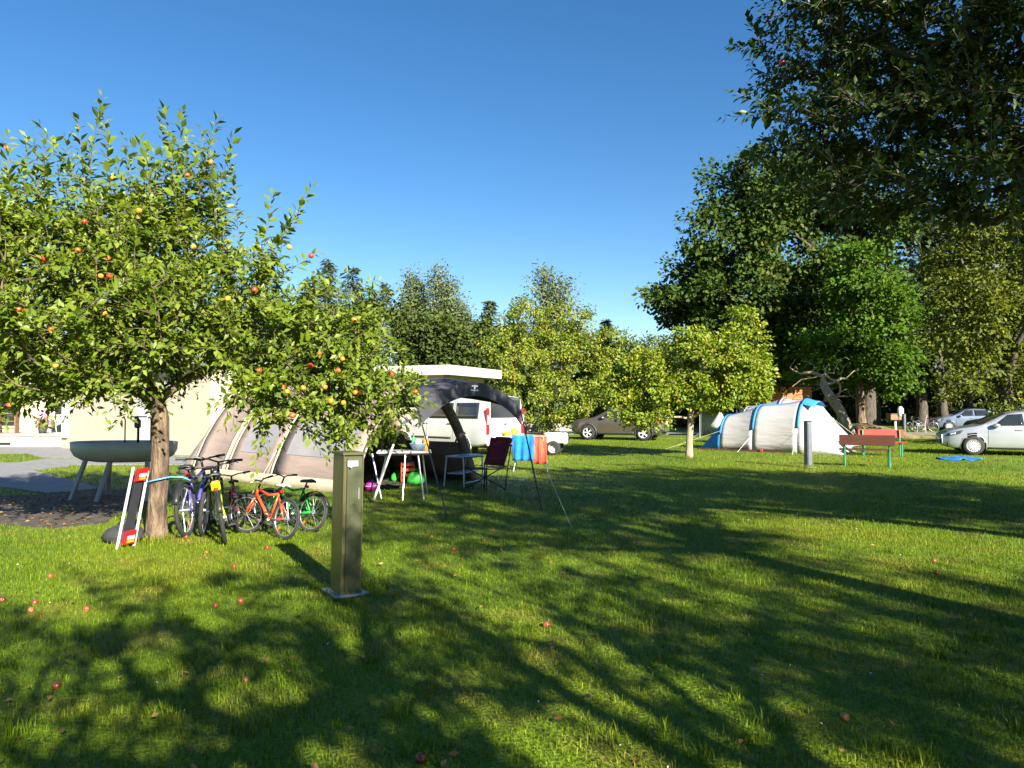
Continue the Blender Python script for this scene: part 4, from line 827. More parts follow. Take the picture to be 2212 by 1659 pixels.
def car(name, label, cat, o, fwd, sp):
    L = sp['L']; t = thing(name, label, cat, o, yaw(fwd)); xs = np.linspace(0, L, 110); hx = L / 2
    def cv(pts, sm=.10):
        y = np.interp(xs, [p[0] for p in pts], [p[1] for p in pts]); k = max(1, int(sm / (L / 109))); ker = np.ones(2 * k + 1) / (2 * k + 1)
        return np.convolve(np.pad(y, k, mode='edge'), ker, 'valid')
    top, bot, belt, wid = cv(sp['top'], sp.get('sm', .12)), cv(sp['bot']), cv(sp['belt'], .2), cv(sp['wid'], .12); k = sp['tumble']
    def sect(i):
        b, Tt, W = bot[i], top[i], wid[i]; B = min(belt[i], Tt - .02); g = Tt - B; rc = min(.10, g * .45); hb = B - b
        pts = [(0, b), (W * .75, b), (W * .94, b + .015), (W * .975, b + .1 * hb), (W * .995, b + .3 * hb), (W, b + .55 * hb), (W * .992, b + .78 * hb), (W * .975, b + .92 * hb), (W * .95, B)]
        y0 = W * .95 - (g > .15) * .012
        for f in (.33, .66, 1.): pts.append((y0 - (g - rc) * f * k, B + (g - rc) * f))
        yc = pts[-1][0]; pts += [(yc - rc * .35 - .02, Tt - rc * .35), (yc - rc - .05, Tt - .012 - .02 * (g > .1)), ((yc - rc) * .5, Tt - .004), (0, Tt)]
        return pts
    S = [sect(i) for i in range(110)]; n = len(S[0])
    def side_y(x, z):
        i = int(np.clip(round(x / L * 109), 0, 109)); P = S[i][2:13]; return float(np.interp(z, [p[1] for p in P], [p[0] for p in P]))
    def top_z(x, f):
        i = int(np.clip(round(x / L * 109), 0, 109)); P = S[i][13:][::-1]; y = f * S[i][13][0]; return y, float(np.interp(abs(y), [p[0] for p in P], [p[1] for p in P]))
    Rw = sp['R']; wx = sp['wheels']; bd = MB(); idx = {}
    for s in (1, -1):
        V, F = [], []
        for i in range(110):
            for (y, z) in S[i]: V.append((hx - xs[i], s * y, z))
        for i in range(109):
            for j in range(n - 1):
                q = [V[i * n + j], V[i * n + j + 1], V[(i + 1) * n + j + 1], V[(i + 1) * n + j]]; cx = hx - sum(p[0] for p in q) / 4; cz = sum(p[2] for p in q) / 4
                if 0 < j < 9 and any((cx - w_) ** 2 + (cz - Rw) ** 2 < (Rw * 1.14) ** 2 for w_ in wx): continue
                f = (i * n + j, i * n + j + 1, (i + 1) * n + j + 1, (i + 1) * n + j); F.append(f if s > 0 else f[::-1])
        for i, rev in ((0, 0), (109, 1)):
            for j in range(1, n - 1): F.append((i * n, i * n + j, i * n + j + 1))
        bd.add(V, F)
    bd.build('body', sp['paint'], t, True)
    ub = MB().bbox((0, 0, .36), (L * .94, wid.max() * 1.70, .22), .03); ub.build('underbody', CHAR, t)
    for w_ in wx:
        for s in (1, -1):
            b = MB(); yb = side_y(w_ + Rw * 1.0 if w_ < L / 2 else w_ - Rw, Rw + .2)
            arc = [(hx - (w_ - math.cos(a) * Rw * 1.15), s * (side_y(w_ - math.cos(a) * Rw * 1.15, Rw + math.sin(a) * Rw * 1.15) - .01), Rw + math.sin(a) * Rw * 1.15) for a in np.linspace(-.35, math.pi + .35, 22)]
            b.tube(arc, sp.get('arch', .03), 6).build('wheel_arch', CHAR if sp.get('archdark') else sp['paint'], t, True)
            b = MB(); b.lathe([(Rw * 1.13, 0), (Rw * 1.13, .42)], 24, (hx - w_, s * (wid.max() - .44) if s > 0 else s * (wid.max() - .44) - .42 + .0, Rw), 'y').build('wheel_well', INNER, t)
            tm, rm, dm = sp['wm']; wo = link('wheel', tm, TYRE, t, (hx - w_, s * (wid.max() - .085), Rw), (0, 0, 0 if s > 0 else math.pi))
            link('rim', rm, sp.get('rim', RIM), wo); link('brake_disc', dm, RIMD, wo)
    def spatch(nm, mat, quad, off=.006, m=8, k2=4, sides=(1, -1), par=None, lbl=None):
        (x0, z0), (x1, z1), (x2, z2), (x3, z3) = quad
        for s in sides:
            b = MB(); rows = []
            for i in range(m + 1):
                u = i / m; row = []
                for j in range(k2 + 1):
                    v = j / k2; x = (x0 * (1 - u) + x1 * u) * (1 - v) + (x3 * (1 - u) + x2 * u) * v; z = (z0 * (1 - u) + z1 * u) * (1 - v) + (z3 * (1 - u) + z2 * u) * v
                    row.append((hx - x, s * (side_y(x, z) + off), z))
                rows.append(row)
            b.grid(rows).build(nm, mat, par or t, True, solid=.004)
    for q in sp['side_windows']: spatch('side_window', GLASS, q)
    for q in sp.get('side_trim', []): spatch('sill_trim', CHAR, q, .008, 14, 2)
    for nm, mat, q in sp.get('side_lamps', []): spatch(nm, mat, q, .010, 6, 3)
    for xa, xb, f, nm in sp['screens']:
        b = MB(); rows = []
        for x in np.linspace(xa, xb, 8):
            row = []
            for u in np.linspace(-f, f, 11):
                y, z = top_z(x, u); row.append((hx - x, y, z + .010))
            rows.append(row)
        b.grid(rows).build(nm, GLASS, t, True)
    # door gaps as thin dark lines
    for xg, za, zb in sp.get('gaps', []):
        for s in (1, -1):
            b = MB().tube([(hx - xg, s * (side_y(xg, z) + .001), z) for z in np.linspace(za, zb, 8)], .006, 4); b.build('door_gap', CHAR, t)
    for xg, z in sp.get('handles', []):
        for s in (1, -1): MB().bbox((hx - xg, s * (side_y(xg, z) + .015), z), (.2, .03, .03), .01).build('door_handle', sp.get('handle_mat', sp['paint']), t)
    xm, zm = sp['mirror']
    for s in (1, -1):
        m = MB().sphere((0, 0, 0), .11, 12, 8, .65).build('wing_mirror', sp['paint'], t, True, (hx - xm, s * (side_y(xm, zm) + .10), zm)); MB().box((-.06, -s * .09, -.03), (.05, .12, .03)).build('mirror_arm', CHAR, m)
    for nm, mat, c, d in sp.get('rear', []):      # pieces on the tail: (y,z) centre, (width, height)
        MB().bbox((hx - L - .012, c[0], c[1]), (.04, d[0], d[1]), .012).build(nm, mat, t)
    for nm, mat, c, d in sp.get('front', []): MB().bbox((hx + .012, c[0], c[1]), (.04, d[0], d[1]), .012).build(nm, mat, t)
    return t
def paint(n, c, metal=.4): return M(n, c, tuple(x * .92 for x in c), 2, .32, metal, coat=.8)
W1 = wheel_mesh(.315, .2, 10); W2 = wheel_mesh(.345, .22, 5); W3 = wheel_mesh(.33, .21, 6)
hatch = dict(L=4.2, top=[(0, .62), (.06, .74), (.3, .84), (1.05, .98), (1.75, 1.36), (2.1, 1.455), (2.5, 1.475), (3.2, 1.45), (3.7, 1.36), (4.05, 1.05), (4.2, .9)], bot=[(0, .32), (.3, .21), (2, .19), (3.9, .22), (4.2, .36)],
    belt=[(0, .60), (.4, .80), (1.1, .92), (3.0, .97), (4.2, .98)], wid=[(0, .62), (.12, .76), (.4, .85), (.9, .89), (3.3, .89), (3.9, .84), (4.2, .72)], tumble=.42, wheels=[.87, 3.46], R=.315, wm=W1, paint=paint('silver_paint', (.44, .46, .49), .6), arch=.018,
    side_windows=[[(1.42, .965), (2.28, .985), (2.26, 1.36), (1.86, 1.33)], [(2.36, .987), (3.28, 1.0), (3.1, 1.35), (2.34, 1.362)]], screens=[(1.12, 1.85, .93, 'windscreen'), (3.62, 4.0, .9, 'rear_screen')], gaps=[(1.28, .35, .93), (2.32, .3, .98)], handles=[(2.12, .84), (3.1, .86)], mirror=(1.5, .98),
    side_lamps=[('headlight', LAMPD, [(.10, .60), (.50, .70), (.60, .83), (.16, .70)]), ('headlight_lens', LAMPW, [(.2, .64), (.36, .68), (.38, .75), (.22, .70)])], side_trim=[[(1.25, .22), (3.1, .22), (3.1, .27), (1.25, .27)]],
    front=[('grille', CHAR, (0, .42), (1.0, .14)), ('number_plate', PLATE, (0, .52), (.5, .11))], rear=[('tail_light', LAMPR, (.52, .85), (.3, .18)), ('tail_light', LAMPR, (-.52, .85), (.3, .18))])
ff = Vector((-.92, .39, 0)).normalized(); wg = G(2103, 983); og = wg - ff * (2.1 - .87) + Vector((.39, .92, 0)).normalized() * .8
car('parked_car', 'silver hatchback parked on the lawn at the right edge', 'car', og, ff, hatch)
suv = dict(L=4.5, top=[(0, .72), (.06, .86), (.3, .98), (1.15, 1.08), (1.85, 1.5), (2.2, 1.62), (2.7, 1.65), (3.5, 1.6), (3.95, 1.48), (4.25, 1.14), (4.42, 1.06), (4.5, .95)], bot=[(0, .42), (.3, .30), (2, .24), (4.1, .30), (4.5, .44)],
    belt=[(0, .70), (.4, .93), (1.2, 1.02), (3.2, 1.06), (4.5, 1.08)], wid=[(0, .66), (.12, .8), (.4, .89), (.9, .93), (3.6, .93), (4.2, .88), (4.5, .76)], tumble=.40, wheels=[.89, 3.57], R=.355, wm=W2, paint=paint('bronze_paint', (.17, .135, .105), .75), arch=.05, archdark=True,
    side_windows=[[(1.55, 1.06), (2.42, 1.08), (2.40, 1.5), (2.0, 1.46)], [(2.5, 1.08), (3.4, 1.10), (3.25, 1.48), (2.48, 1.5)], [(3.46, 1.13), (3.8, 1.2), (3.62, 1.4), (3.32, 1.46)]], screens=[(1.22, 1.95, .93, 'windscreen'), (3.98, 4.24, .9, 'rear_screen')], gaps=[(1.4, .4, 1.03), (2.46, .4, 1.07), (3.42, .55, 1.07)], handles=[(2.25, .93), (3.25, .95)], mirror=(1.62, 1.07),
    side_trim=[[(1.3, .27), (3.15, .27), (3.15, .40), (1.3, .40)], [(4.0, .36), (4.45, .48), (4.45, .62), (4.0, .52)]], side_lamps=[('tail_light', LAMPR, [(4.0, .97), (4.42, .90), (4.44, .98), (4.05, 1.05)])],
    rear=[('number_plate', PLATE, (-.1, .83), (.5, .12)), ('light_bar', LAMPR, (0, 1.0 - .09), (1.3, .05)), ('bumper', CHAR, (0, .55), (1.45, .16)), ('skid_plate', SIL, (0, .46), (1.0, .06))], front=[('grille', CHAR, (0, .6), (1.2, .3))])
ff = Vector((-.93, .37, 0)).normalized(); ws = G(1391, 952); osv = ws + ff * (2.25 - .93) + Vector((.37, .93, 0)).normalized() * .82
car('parked_car', 'bronze SUV parked behind the yellowing apple tree', 'car', osv, ff, suv)
van = dict(L=4.97, sm=.08, top=[(0, .80), (.06, .95), (.35, 1.05), (.85, 1.18), (1.6, 1.82), (1.9, 1.93), (2.6, 1.98), (4.6, 1.98), (4.90, 1.96), (4.97, 1.90)], bot=[(0, .40), (.3, .26), (2, .24), (4.6, .28), (4.97, .38)],
    belt=[(0, .75), (.4, .98), (1.1, 1.12), (4.97, 1.16)], wid=[(0, .78), (.12, .9), (.4, .97), (.9, .99), (4.6, .99), (4.88, .97), (4.97, .93)], tumble=.15, wheels=[.98, 3.91], R=.33, wm=W3, paint=paint('van_white_paint', (.46, .46, .46), .0), arch=.02,
    side_windows=[[(1.25, 1.16), (2.1, 1.18), (2.1, 1.7), (1.72, 1.68)], [(2.25, 1.2), (3.4, 1.2), (3.4, 1.72), (2.25, 1.72)], [(3.55, 1.2), (4.6, 1.2), (4.6, 1.72), (3.55, 1.72)]], screens=[(.92, 1.58, .94, 'windscreen')], gaps=[(1.15, .4, 1.15), (2.18, .4, 1.8), (3.48, .5, 1.85)], handles=[(2.0, 1.02), (3.3, 1.02)], handle_mat=CHAR, mirror=(1.3, 1.2),
    side_trim=[[(1.4, .52), (3.4, .52), (3.4, .58), (1.4, .58)]], rear=[('rear_window', GLASS, (0, 1.52), (1.45, .58)), ('tail_light', LAMPR, (.86, 1.12), (.14, .86)), ('tail_light', LAMPR, (-.86, 1.12), (.14, .86)), ('number_plate', PLATE, (0, .78), (.5, .12)), ('bumper', M('van_bumper', (.42, .42, .42), None, 4, .5), (0, .45), (1.8, .24)), ('tailgate_handle', CHAR, (0, 1.02), (.12, .05))])
Kc = G(1047, 986); ff = Vector((-.75, .66, 0)).normalized(); rgt = Vector((.66, .75, 0)).normalized()
tv = car('camper_van', 'white camper van parked behind the awning tent', 'van', Kc + ff * 2.485 + rgt * .99, ff, van)
for s in (-1, 1): MB().bbox((2.485 - 4.97 - .036, s * .86, 1.17), (.012, .10, .3), .004).build('reversing_light', LAMPW, tv)
ff = Vector((-.95, .3, 0)).normalized(); ob_ = at(2088, 900, 47); ob_.z = 0
h2 = dict(hatch); h2['paint'] = paint('blue_silver_paint', (.16, .20, .27), .5)
car('parked_car', 'pale blue car parked under the far trees', 'car', ob_ , ff, h2)
ob_ = at(2200, 900, 31); ob_.z = 0; h3 = dict(suv); h3['paint'] = paint('dark_brown_paint', (.035, .022, .018), .4)
car('parked_car', 'dark brown car half hidden behind the silver hatchback', 'car', ob_, Vector((-.97, -.2, 0)), h3)
# ---------------- power pillars ----------------
OLIVE = M('olive_metal', (.20, .185, .09), (.16, .15, .075), 3, .38, .75, bump=.05, bscale=60, stretch=(1, 1, .2)); OLIVED = M('olive_dark', (.10, .108, .055), (.08, .088, .046), 3, .42, .6); GALV = M('galvanised', (.42, .45, .5), (.32, .35, .4), 12, .4, .7); PGREY = M('pillar_grey', (.12, .135, .16), (.09, .105, .12), 6, .5, .3)
p = G(745, 1281); t = thing('power_pillar', 'tall olive green metal power pillar in the foreground', 'power pillar', p, R(36), lean=0)
t.rotation_euler = (0, R(1.0), R(36))
w_, d_, h_ = .182, .215, 1.165
MB().bbox((0, 0, .012), (.30, .34, .024), .006).build('base_plate', GALV, t)
MB().bbox((0, 0, .024 + h_ / 2), (w_, d_, h_), .006).build('housing', OLIVE, t)
MB().bbox((.012, -d_ / 2 - .008, .02 + h_ / 2), (w_ - .045, .014, h_ - .035), .004).build('door', OLIVED, t)
for sx in (-1, 1): MB().bbox((sx * (w_ / 2 - .006), -d_ / 2 - .010, .024 + h_ / 2), (.014, .022, h_), .004).build('edge_rail', OLIVE, t)
MB().prism([(-w_ / 2 - .012, -d_ / 2 - .03), (w_ / 2 + .012, -d_ / 2 - .03), (w_ / 2 + .012, d_ / 2 + .012), (-w_ / 2 - .012, d_ / 2 + .012)], h_ + .024, h_ + .045).build('cap', OLIVED, t)
l = MB().bbox((-.01, -d_ / 2 - .02, 1.115), (.10, .012, .055), .003).build('label_plate', GALV, t); MB().tube([(-.035, -d_ / 2 - .025, 1.09), (-.035, -d_ / 2 - .042, 1.09)], .012, 8).build('lock', SIL, l)
MB().bbox((w_ / 2 - .04, -d_ / 2 - .018, .86), (.01, .012, .10), .003).build('hinge', GALV, t)
for i, (px, py, h, label) in enumerate([(1746, 1010, 1.20, 'grey power pillar in front of the blue and white tent'), (1953, 936, 1.15, 'grey power pillar right of the red bench'), (2046, 921, 1.15, 'grey power pillar far back under the trees')]):
    q = G(px, py); t = thing('power_pillar', label, 'power pillar', q, R(12), 'grey power pillars')
    MB().bbox((0, 0, h / 2), (.14, .17, h), .01).build('housing', PGREY, t); MB().bbox((.0, -.091, h * .5), (.10, .012, h * .9), .003).build('door', M('pillar_door', (.10, .115, .14), None, 5, .5, .2), t); MB().bbox((0, 0, h + .012), (.16, .19, .022), .006).build('cap', BLKM, t); MB().bbox((0, 0, .01), (.26, .3, .02), .004).build('base_plate', GALV, t)

# ---------------- bicycles ----------------
def bike(label, o, fwd, k, col, steer=0., lean=0., guard=False, saddle=None, col2=None, chainguard=None, rear_bits=True):
    t = thing('bicycle', label, 'bicycle', o, yaw(fwd), 'bicycles leaning by the apple tree', lean=lean); fm = M('bike_' + '_'.join(str(int(c * 99)) for c in col), col, None, 6, .35, .1, coat=.5); f2 = M('bike2_' + '_'.join(str(int(c * 99)) for c in col2), col2, None, 6, .4) if col2 else fm
    Rw = .335; S = lambda *p: tuple(k * c for c in p); BB, RA, FA, ST, HB_, HT = (0, 0, .28), (-.42, 0, Rw), (.62, 0, Rw), (-.15, 0, .72), (.46, 0, .64), (.41, 0, .78)
    b = MB(); b.tube([S(*HT), S(*HB_)], k * .024).tube([S(.445, 0, .68), S(*BB)], k * .026).tube([S(.415, 0, .765), S(.1, 0, .68), S(*ST)], k * .022).tube([S(*ST), S(*BB)], k * .019)
    for s in (-1, 1): b.tube([S(*BB), S(-.42, s * .055, Rw)], k * .012).tube([S(-.14, 0, .68), S(-.42, s * .055, Rw)], k * .012)
    b.build('frame', fm, t, True)
    # everything that steers turns about the head tube
    axp = Vector(HT) * k; axd = (Vector(HT) - Vector(HB_)).normalized(); X = Matrix.Translation(axp) @ Matrix.Rotation(steer, 4, axd) @ Matrix.Translation(-axp)
    b = MB(); b.X = X
    for s in (-1, 1): b.tube([S(.47, s * .055, .60), S(.62, s * .055, Rw)], k * .015)
    b.tube([S(.465, -.06, .60), S(.465, .06, .60)], k * .018).build('fork', f2, t, True)
    b = MB(); b.X = X; b.tube([S(*HT), S(.37, 0, .90)], k * .016).tube([S(.37, 0, .90), S(.38, .12, .93), S(.33, .30, .95)], k * .012).tube([S(.37, 0, .90), S(.38, -.12, .93), S(.33, -.30, .95)], k * .012)
    h = b.build('handlebar', BLKM, t, True)
    for s in (-1, 1): b = MB(); b.X = X; b.tube([S(.352, s * .20, .94), S(.325, s * .32, .952)], k * .018).build('grip', BLK, h); b = MB(); b.X = X; b.tube([S(.37, s * .19, .93), S(.43, s * .26, .90)], k * .006).build('brake_lever', SIL, h)
    for nm, c, XX in (('rear', RA, None), ('front', FA, X)):
        b = MB(); b.X = XX; b.torus(k * (Rw - .025), k * .026, 30, 8, 'y', S(*c)); wo = b.build('wheel', TYRE, t, True)
        b = MB(); b.X = XX; b.torus(k * (Rw - .057), k * .011, 30, 6, 'y', S(*c), 1.3).build('rim', SIL, wo, True)
        b = MB(); b.X = XX
        for i in range(18):
            a = i * 2 * math.pi / 18; b.tube([S(c[0] + .02 * math.cos(a + .8), (.03 if i % 2 else -.03), c[2] + .02 * math.sin(a + .8)), S(c[0] + (Rw - .06) * math.cos(a), 0, c[2] + (Rw - .06) * math.sin(a))], k * .0022, 3, False)
        tag(b.build('spokes', SIL, wo), kind='stuff')
        b = MB(); b.X = XX; b.tube([S(c[0], -.06, c[2]), S(c[0], .06, c[2])], k * .02, 8).build('hub', SIL, wo)
        b = MB(); b.X = XX; b.bbox(S(c[0] + .15, .012, c[2] - .18), S(.075, .012, .03), .003, (0, .7, 0)).build('reflector', M('amber', (.75, .22, .01), None, 5, .3), wo)
        if guard:
            b = MB(); b.X = XX; a0, a1 = (.5, 2.8) if nm == 'rear' else (.7, 2.3)
            b.grid([[S(c[0] + (Rw + .025) * math.cos(a), y, c[2] + (Rw + .025 - abs(y) * .3) * math.sin(a)) for y in (-.035, 0, .035)] for a in np.linspace(a0, a1, 14)]).build('mudguard', BLK, t, True, solid=.004)
    b = MB().tube([S(*ST), S(-.19, 0, .84)], k * .014); b.build('seat_post', BLKM, t)
    b = MB(); rows = []
    for x, w2, z in ((-.33, .07, .875), (-.29, .085, .885), (-.2, .06, .875), (-.1, .03, .87), (-.05, .018, .862)): rows.append([S(x, y * w2, z - .03 * y * y) for y in (-1, -.5, 0, .5, 1)])
    b.grid(rows).build('saddle', M('saddle_white', (.66, .68, .66), None, 5, .5) if saddle == 'white' else BLK, t, True, solid=.03 * k)
    c = MB().torus(k * .085, k * .010, 22, 6, 'y', S(0, -.05, .28), .6); c.tube([S(0, -.06, .28), S(0, .06, .28)], k * .02).tube([S(0, -.07, .28), S(.10, -.075, .15)], k * .010).tube([S(0, .07, .28), S(-.10, .075, .41)], k * .010); cr = c.build('crankset', SIL, t, True)
    MB().bbox(S(.10, -.12, .15), S(.09, .09, .025), .004).build('pedal', BLK, cr); MB().bbox(S(-.10, .12, .41), S(.09, .09, .025), .004).build('pedal', BLK, cr)
    MB().tube([S(0, -.055, .365), S(-.42, -.055, Rw + .035)], k * .006, 4).tube([S(0, -.055, .195), S(-.42, -.055, Rw - .035)], k * .006, 4).build('chain', BLKM, t)
    if chainguard: MB().bbox(S(-.17, -.075, .37), S(.40, .012, .09), .02, (0, .1, 0)).build('chain_guard', M('guard_' + str(int(chainguard[1] * 99)), chainguard, None, 5, .4), t)
    if rear_bits: MB().bbox(S(-.215, 0, .76), S(.03, .06, .05), .008).build('rear_light', M('rear_light_red', (.6, .01, .01), None, 5, .3), t)
    return t
def bpos(pxr, pyr, fwd, k): return G(pxr, pyr) + Vector(fwd).normalized() * .42 * k          # from the rear wheel's contact point
def bk(label, px, py, fwd, k, *a, **kw): return bike(label, bpos(px, py, fwd, k), Vector(fwd), k, *a, **kw)
bk('dark grey and purple bicycle right against the apple trunk', 404, 1160, (-.12, 1, 0), .98, (.08, .07, .28), guard=True, lean=R(-5), col2=(.3, .3, .32))
bk('black bicycle between the purple and the neon yellow bicycle', 438, 1158, (-.25, 1, 0), .95, (.03, .03, .035), lean=R(4), guard=False)
t = bk('neon yellow and black bicycle with yellow mudguard stays', 486, 1176, (-.45, 1, 0), .93, (.62, .68, .0), lean=R(-9), guard=True, col2=(.62, .68, .0))
k = .93; MB().bbox((-.33 * k, 0, .73 * k), (.05, .10, .13), .02, (0, -.4, 0)).build('rear_plate', M('neon_yellow', (.66, .70, .0), None, 4, .5), t); MB().bbox((-.375 * k, .0, .69 * k), (.02, .05, .05), .008).build('reflector', M('rear_light_red', (.6, .01, .01)), t)
bk('orange red children bicycle with a white saddle', 612, 1166, (-.82, .57, 0), .74, (.72, .085, .022), steer=.5, lean=R(9), saddle='white', chainguard=None)
bk('bright green children bicycle nearest the tall power pillar', 668, 1150, (-.88, .48, 0), .75, (.02, .46, .06), steer=.25, lean=R(12), guard=True, chainguard=(.03, .55, .08))
bk('red bicycle half hidden between the yellow and the orange one', 512, 1150, (-.45, 1, 0), .74, (.55, .02, .03), lean=R(-4))

# rope round the trunk
b = MB(); c = at(346, 1035, by); pts = []
for i in range(25):
    a = 2 * math.pi * i / 24; pts.append((c.x + math.cos(a) * .135, c.y + math.sin(a) * .135, c.z + .03 * math.cos(a)))
t = thing('bicycle_lock', 'light blue cable lock looped round the apple trunk', 'cable lock', (c.x, c.y, c.z)); b.tube([Vector(q) - c for q in pts], .009, 6, False); b.tube([(.13, -.03, .03), (.25, .05, .02), (.33, .1, -.03)], .009, 6).build('cable', M('blue_cable', (.10, .32, .72), None, 5, .4), t, True)
MB().bbox((.35, .1, -.04), (.06, .04, .04), .008).build('lock_body', BLK, t)

# light board of a bicycle carrier leaning on the trunk
f0 = G(252, 1188); f1 = G(289, 1180); tp = at(288, 1010, by - .12)
t = thing('light_board', 'black light board with red lamps and white side bars leaning on the trunk', 'light board', f0)
d = wl(t, tp); e = wl(t, f1); nrm = d.cross(e).normalized()
WB = M('white_bar', (.5, .5, .5), None, 6, .4)
for v in (Vector((0, 0, 0)), e): MB().tube([v, v + d * (1.0 if v.length < .01 else .93)], .016, 8).build('side_bar', WB, t)
du, eu = d.normalized(), e.normalized()
def board(b, s0, s1, w0, w1, th, off): 
    q = [d * s0 + e * w0, d * s0 + e * w1, d * s1 + e * w1, d * s1 + e * w0]
    V = [v + nrm * off for v in q] + [v + nrm * (off + th) for v in q]; return b.add(V, [(3, 2, 1, 0), (4, 5, 6, 7), (0, 1, 5, 4), (1, 2, 6, 5), (2, 3, 7, 6), (3, 0, 4, 7)])
sg = 1 if nrm.y < 0 else -1
board(MB(), .03, .98, .24, .76, .02 * sg, -.01 * sg).build('panel', BLK, t)
for s0, s1 in ((.035, .19), (.80, .965)):
    l = board(MB(), s0, s1, .18, .82, .045 * sg, .012 * sg).build('lamp', LAMPR, t); board(MB(), s0 + .05, s0 + .09, .3, .7, .01 * sg, .058 * sg).build('clear_lens', LAMPW, l); board(MB(), s0 + .01, s0 + .04, .3, .7, .01 * sg, .058 * sg).build('amber_lens', M('amber', (.75, .22, .01)), l)
p = G(252, 1176); t = thing('black_bag', 'crumpled black bag on the grass behind the light board', 'bag', p + Vector((.0, .15, 0)))
b = MB(); rg = np.random.default_rng(4)
b.lathe([(0, 0), (.16, 0), (.20, .06), (.17, .14), (.09, .19), (0, .2)], 14, sx=1.2); b.v = [(x + rg.normal(0, .012), y + rg.normal(0, .012), max(0, z + rg.normal(0, .01))) for x, y, z in b.v]; b.build('sack', M('black_fabric', (.03, .03, .033), None, 8, .8, bump=.6, bscale=20), t, True); MB().tube([(-.1, 0, .16), (0, -.03, .28), (.1, 0, .16)], .012, 6).build('strap', BLK, t)

# ---------------- wash basin ----------------
BAS = M('basin_green', (.36, .355, .32), (.28, .28, .25), 3, .45); LEGM = M('basin_leg', (.25, .29, .31), (.18, .21, .23), 5, .5, .4)
c = at(268, 975, 12.4); c.z = 0
t = thing('wash_basin', 'big oval grey green wash basin on slanted legs', 'wash basin', c, R(-4))
b = MB(); b.lathe([(0, .64), (.55, .645), (.78, .675), (.92, .745), (.99, .85), (1.0, .985), (.975, .99), (.955, .98), (.94, .87), (.86, .78), (.55, .71), (0, .69)], 40, sx=.93, sy=.52); b.build('bowl', BAS, t, True)
for x, y, fx, fy in ((-.55, -.2, -.72, -.34), (-.05, -.28, -.15, -.5), (.55, -.2, .62, -.36), (-.4, .22, -.55, .4), (.5, .22, .62, .4)):
    MB().tube([(fx, fy, 0), (x, y, .70)], .042, 10).build('leg', LEGM, t); 
for x in (-.02, .22, .45):
    b = MB(); b.tube([(x, .05, .68), (x, .05, 1.36), (x + .03, -.03, 1.42), (x + .05, -.12, 1.40)], .02 if x == .22 else .011, 8); b.build('tap_pipe', BLKM, t, True)
MB().tube([(.22, .05, 1.3), (.05, .0, 1.42), (.4, .0, 1.42)], .012).build('tap_bar', BLKM, t); MB().bbox((.22, .03, 1.30), (.10, .08, .16), .02).build('tap_block', BLKM, t)

# ---------------- camp furniture at the awning ----------------
PTOP = M('table_top', (.42, .41, .4), (.34, .33, .32), 6, .5); LBLUE = M('pale_blue_metal', (.38, .48, .6), (.3, .4, .52), 5, .4, .3)
o = (G(805, 1087) + G(918, 1071)) / 2 + Vector((.14, .35, 0)); t = thing('camp_table', 'white folding camp table under the awning canopy', 'table', o, R(8))
MB().bbox((-.12, 0, .80), (.95, .6, .035), .01).build('table_top', PTOP, t); MB().bbox((-.12, 0, .765), (.88, .52, .03), .006).build('apron', BLKM, t)
for a, b_ in (((.22, -.42, 0), (.12, -.22, .76)), ((-.14, -.50, 0), (-.10, -.24, .76)), ((-.62, .3, 0), (-.42, .22, .76)), ((.3, .34, 0), (.2, .22, .76)), ((-.5, -.28, 0), (-.68, .05, .76))): MB().tube([a, b_], .016).build('leg', SIL, t)
tt = o + Vector((0, 0, .8195))
def put(name, label, cat, dx, dy, prof, mat, z=None, parts=None):
    q = thing(name, label, cat, tt + Vector((dx, dy, 0)) if z is None else Vector((dx, dy, z))); MB().lathe(prof, 14).build('body', mat, q, True)
    if parts: MB().lathe(parts[0], 12).build(parts[1], parts[2], q, True)
put('wash_bowl', 'pale blue wash bowl on the camp table', 'bowl', .12, .05, [(0, 0), (.09, 0), (.16, .12), (.165, .125), (.15, .12), (.085, .015), (0, .015)], LBLUE, None, ([(.03, .05), (.07, .16), (.02, .2), (0, .2)], 'cloth', M('pale_cloth', (.55, .58, .7), None, 6, .9)))
put('drink_bottle', 'green bottle on the camp table', 'bottle', .02, .16, [(0, 0), (.035, 0), (.037, .16), (.015, .22), (.013, .27), (0, .27)], M('green_bottle', (.05, .35, .12), None, 5, .25), None, ([(0, .27), (.016, .27), (.016, .295), (0, .295)], 'cap', WPL))
put('juice_carton', 'orange jug right of the green bottle', 'jug', .24, .18, [(0, 0), (.05, 0), (.055, .14), (.03, .19), (.032, .22), (0, .22)], M('orange_plastic', (.65, .26, .02), None, 5, .35), None, ([(0, .22), (.034, .22), (.03, .24), (0, .24)], 'lid', WPL))
def blob_bag(name, label, p, s, mat, strap=True, seed=1):
    q = thing(name, label, 'bag', p); b = MB(); rg = np.random.default_rng(seed); b.lathe([(0, 0), (.9, 0), (1.0, .35), (.85, .8), (.5, 1.0), (0, 1.02)], 12, sx=1, sy=.7); b.v = [(x * s[0] + rg.normal(0, .01), y * s[1] + rg.normal(0, .01), max(0, z * s[2] + rg.normal(0, .008))) for x, y, z in b.v]; b.build('sack', mat, q, True)
    if strap: MB().tube([(-s[0] * .5, 0, s[2] * .9), (0, 0, s[2] * 1.35), (s[0] * .5, 0, s[2] * .9)], .01, 6).build('handle', mat, q, True)
GRN = M('lime_plastic', (.05, .5, .06), None, 5, .5); ORG = M('orange_red_plastic', (.62, .10, .02), None, 5, .5)
blob_bag('beach_bag', 'lime green bag left of the orange crate under the table', G(858, 1040), (.14, .14, .18), GRN, seed=2)
blob_bag('beach_bag', 'larger lime green bag right under the camp table', G(898, 1046), (.19, .16, .24), GRN, seed=3)
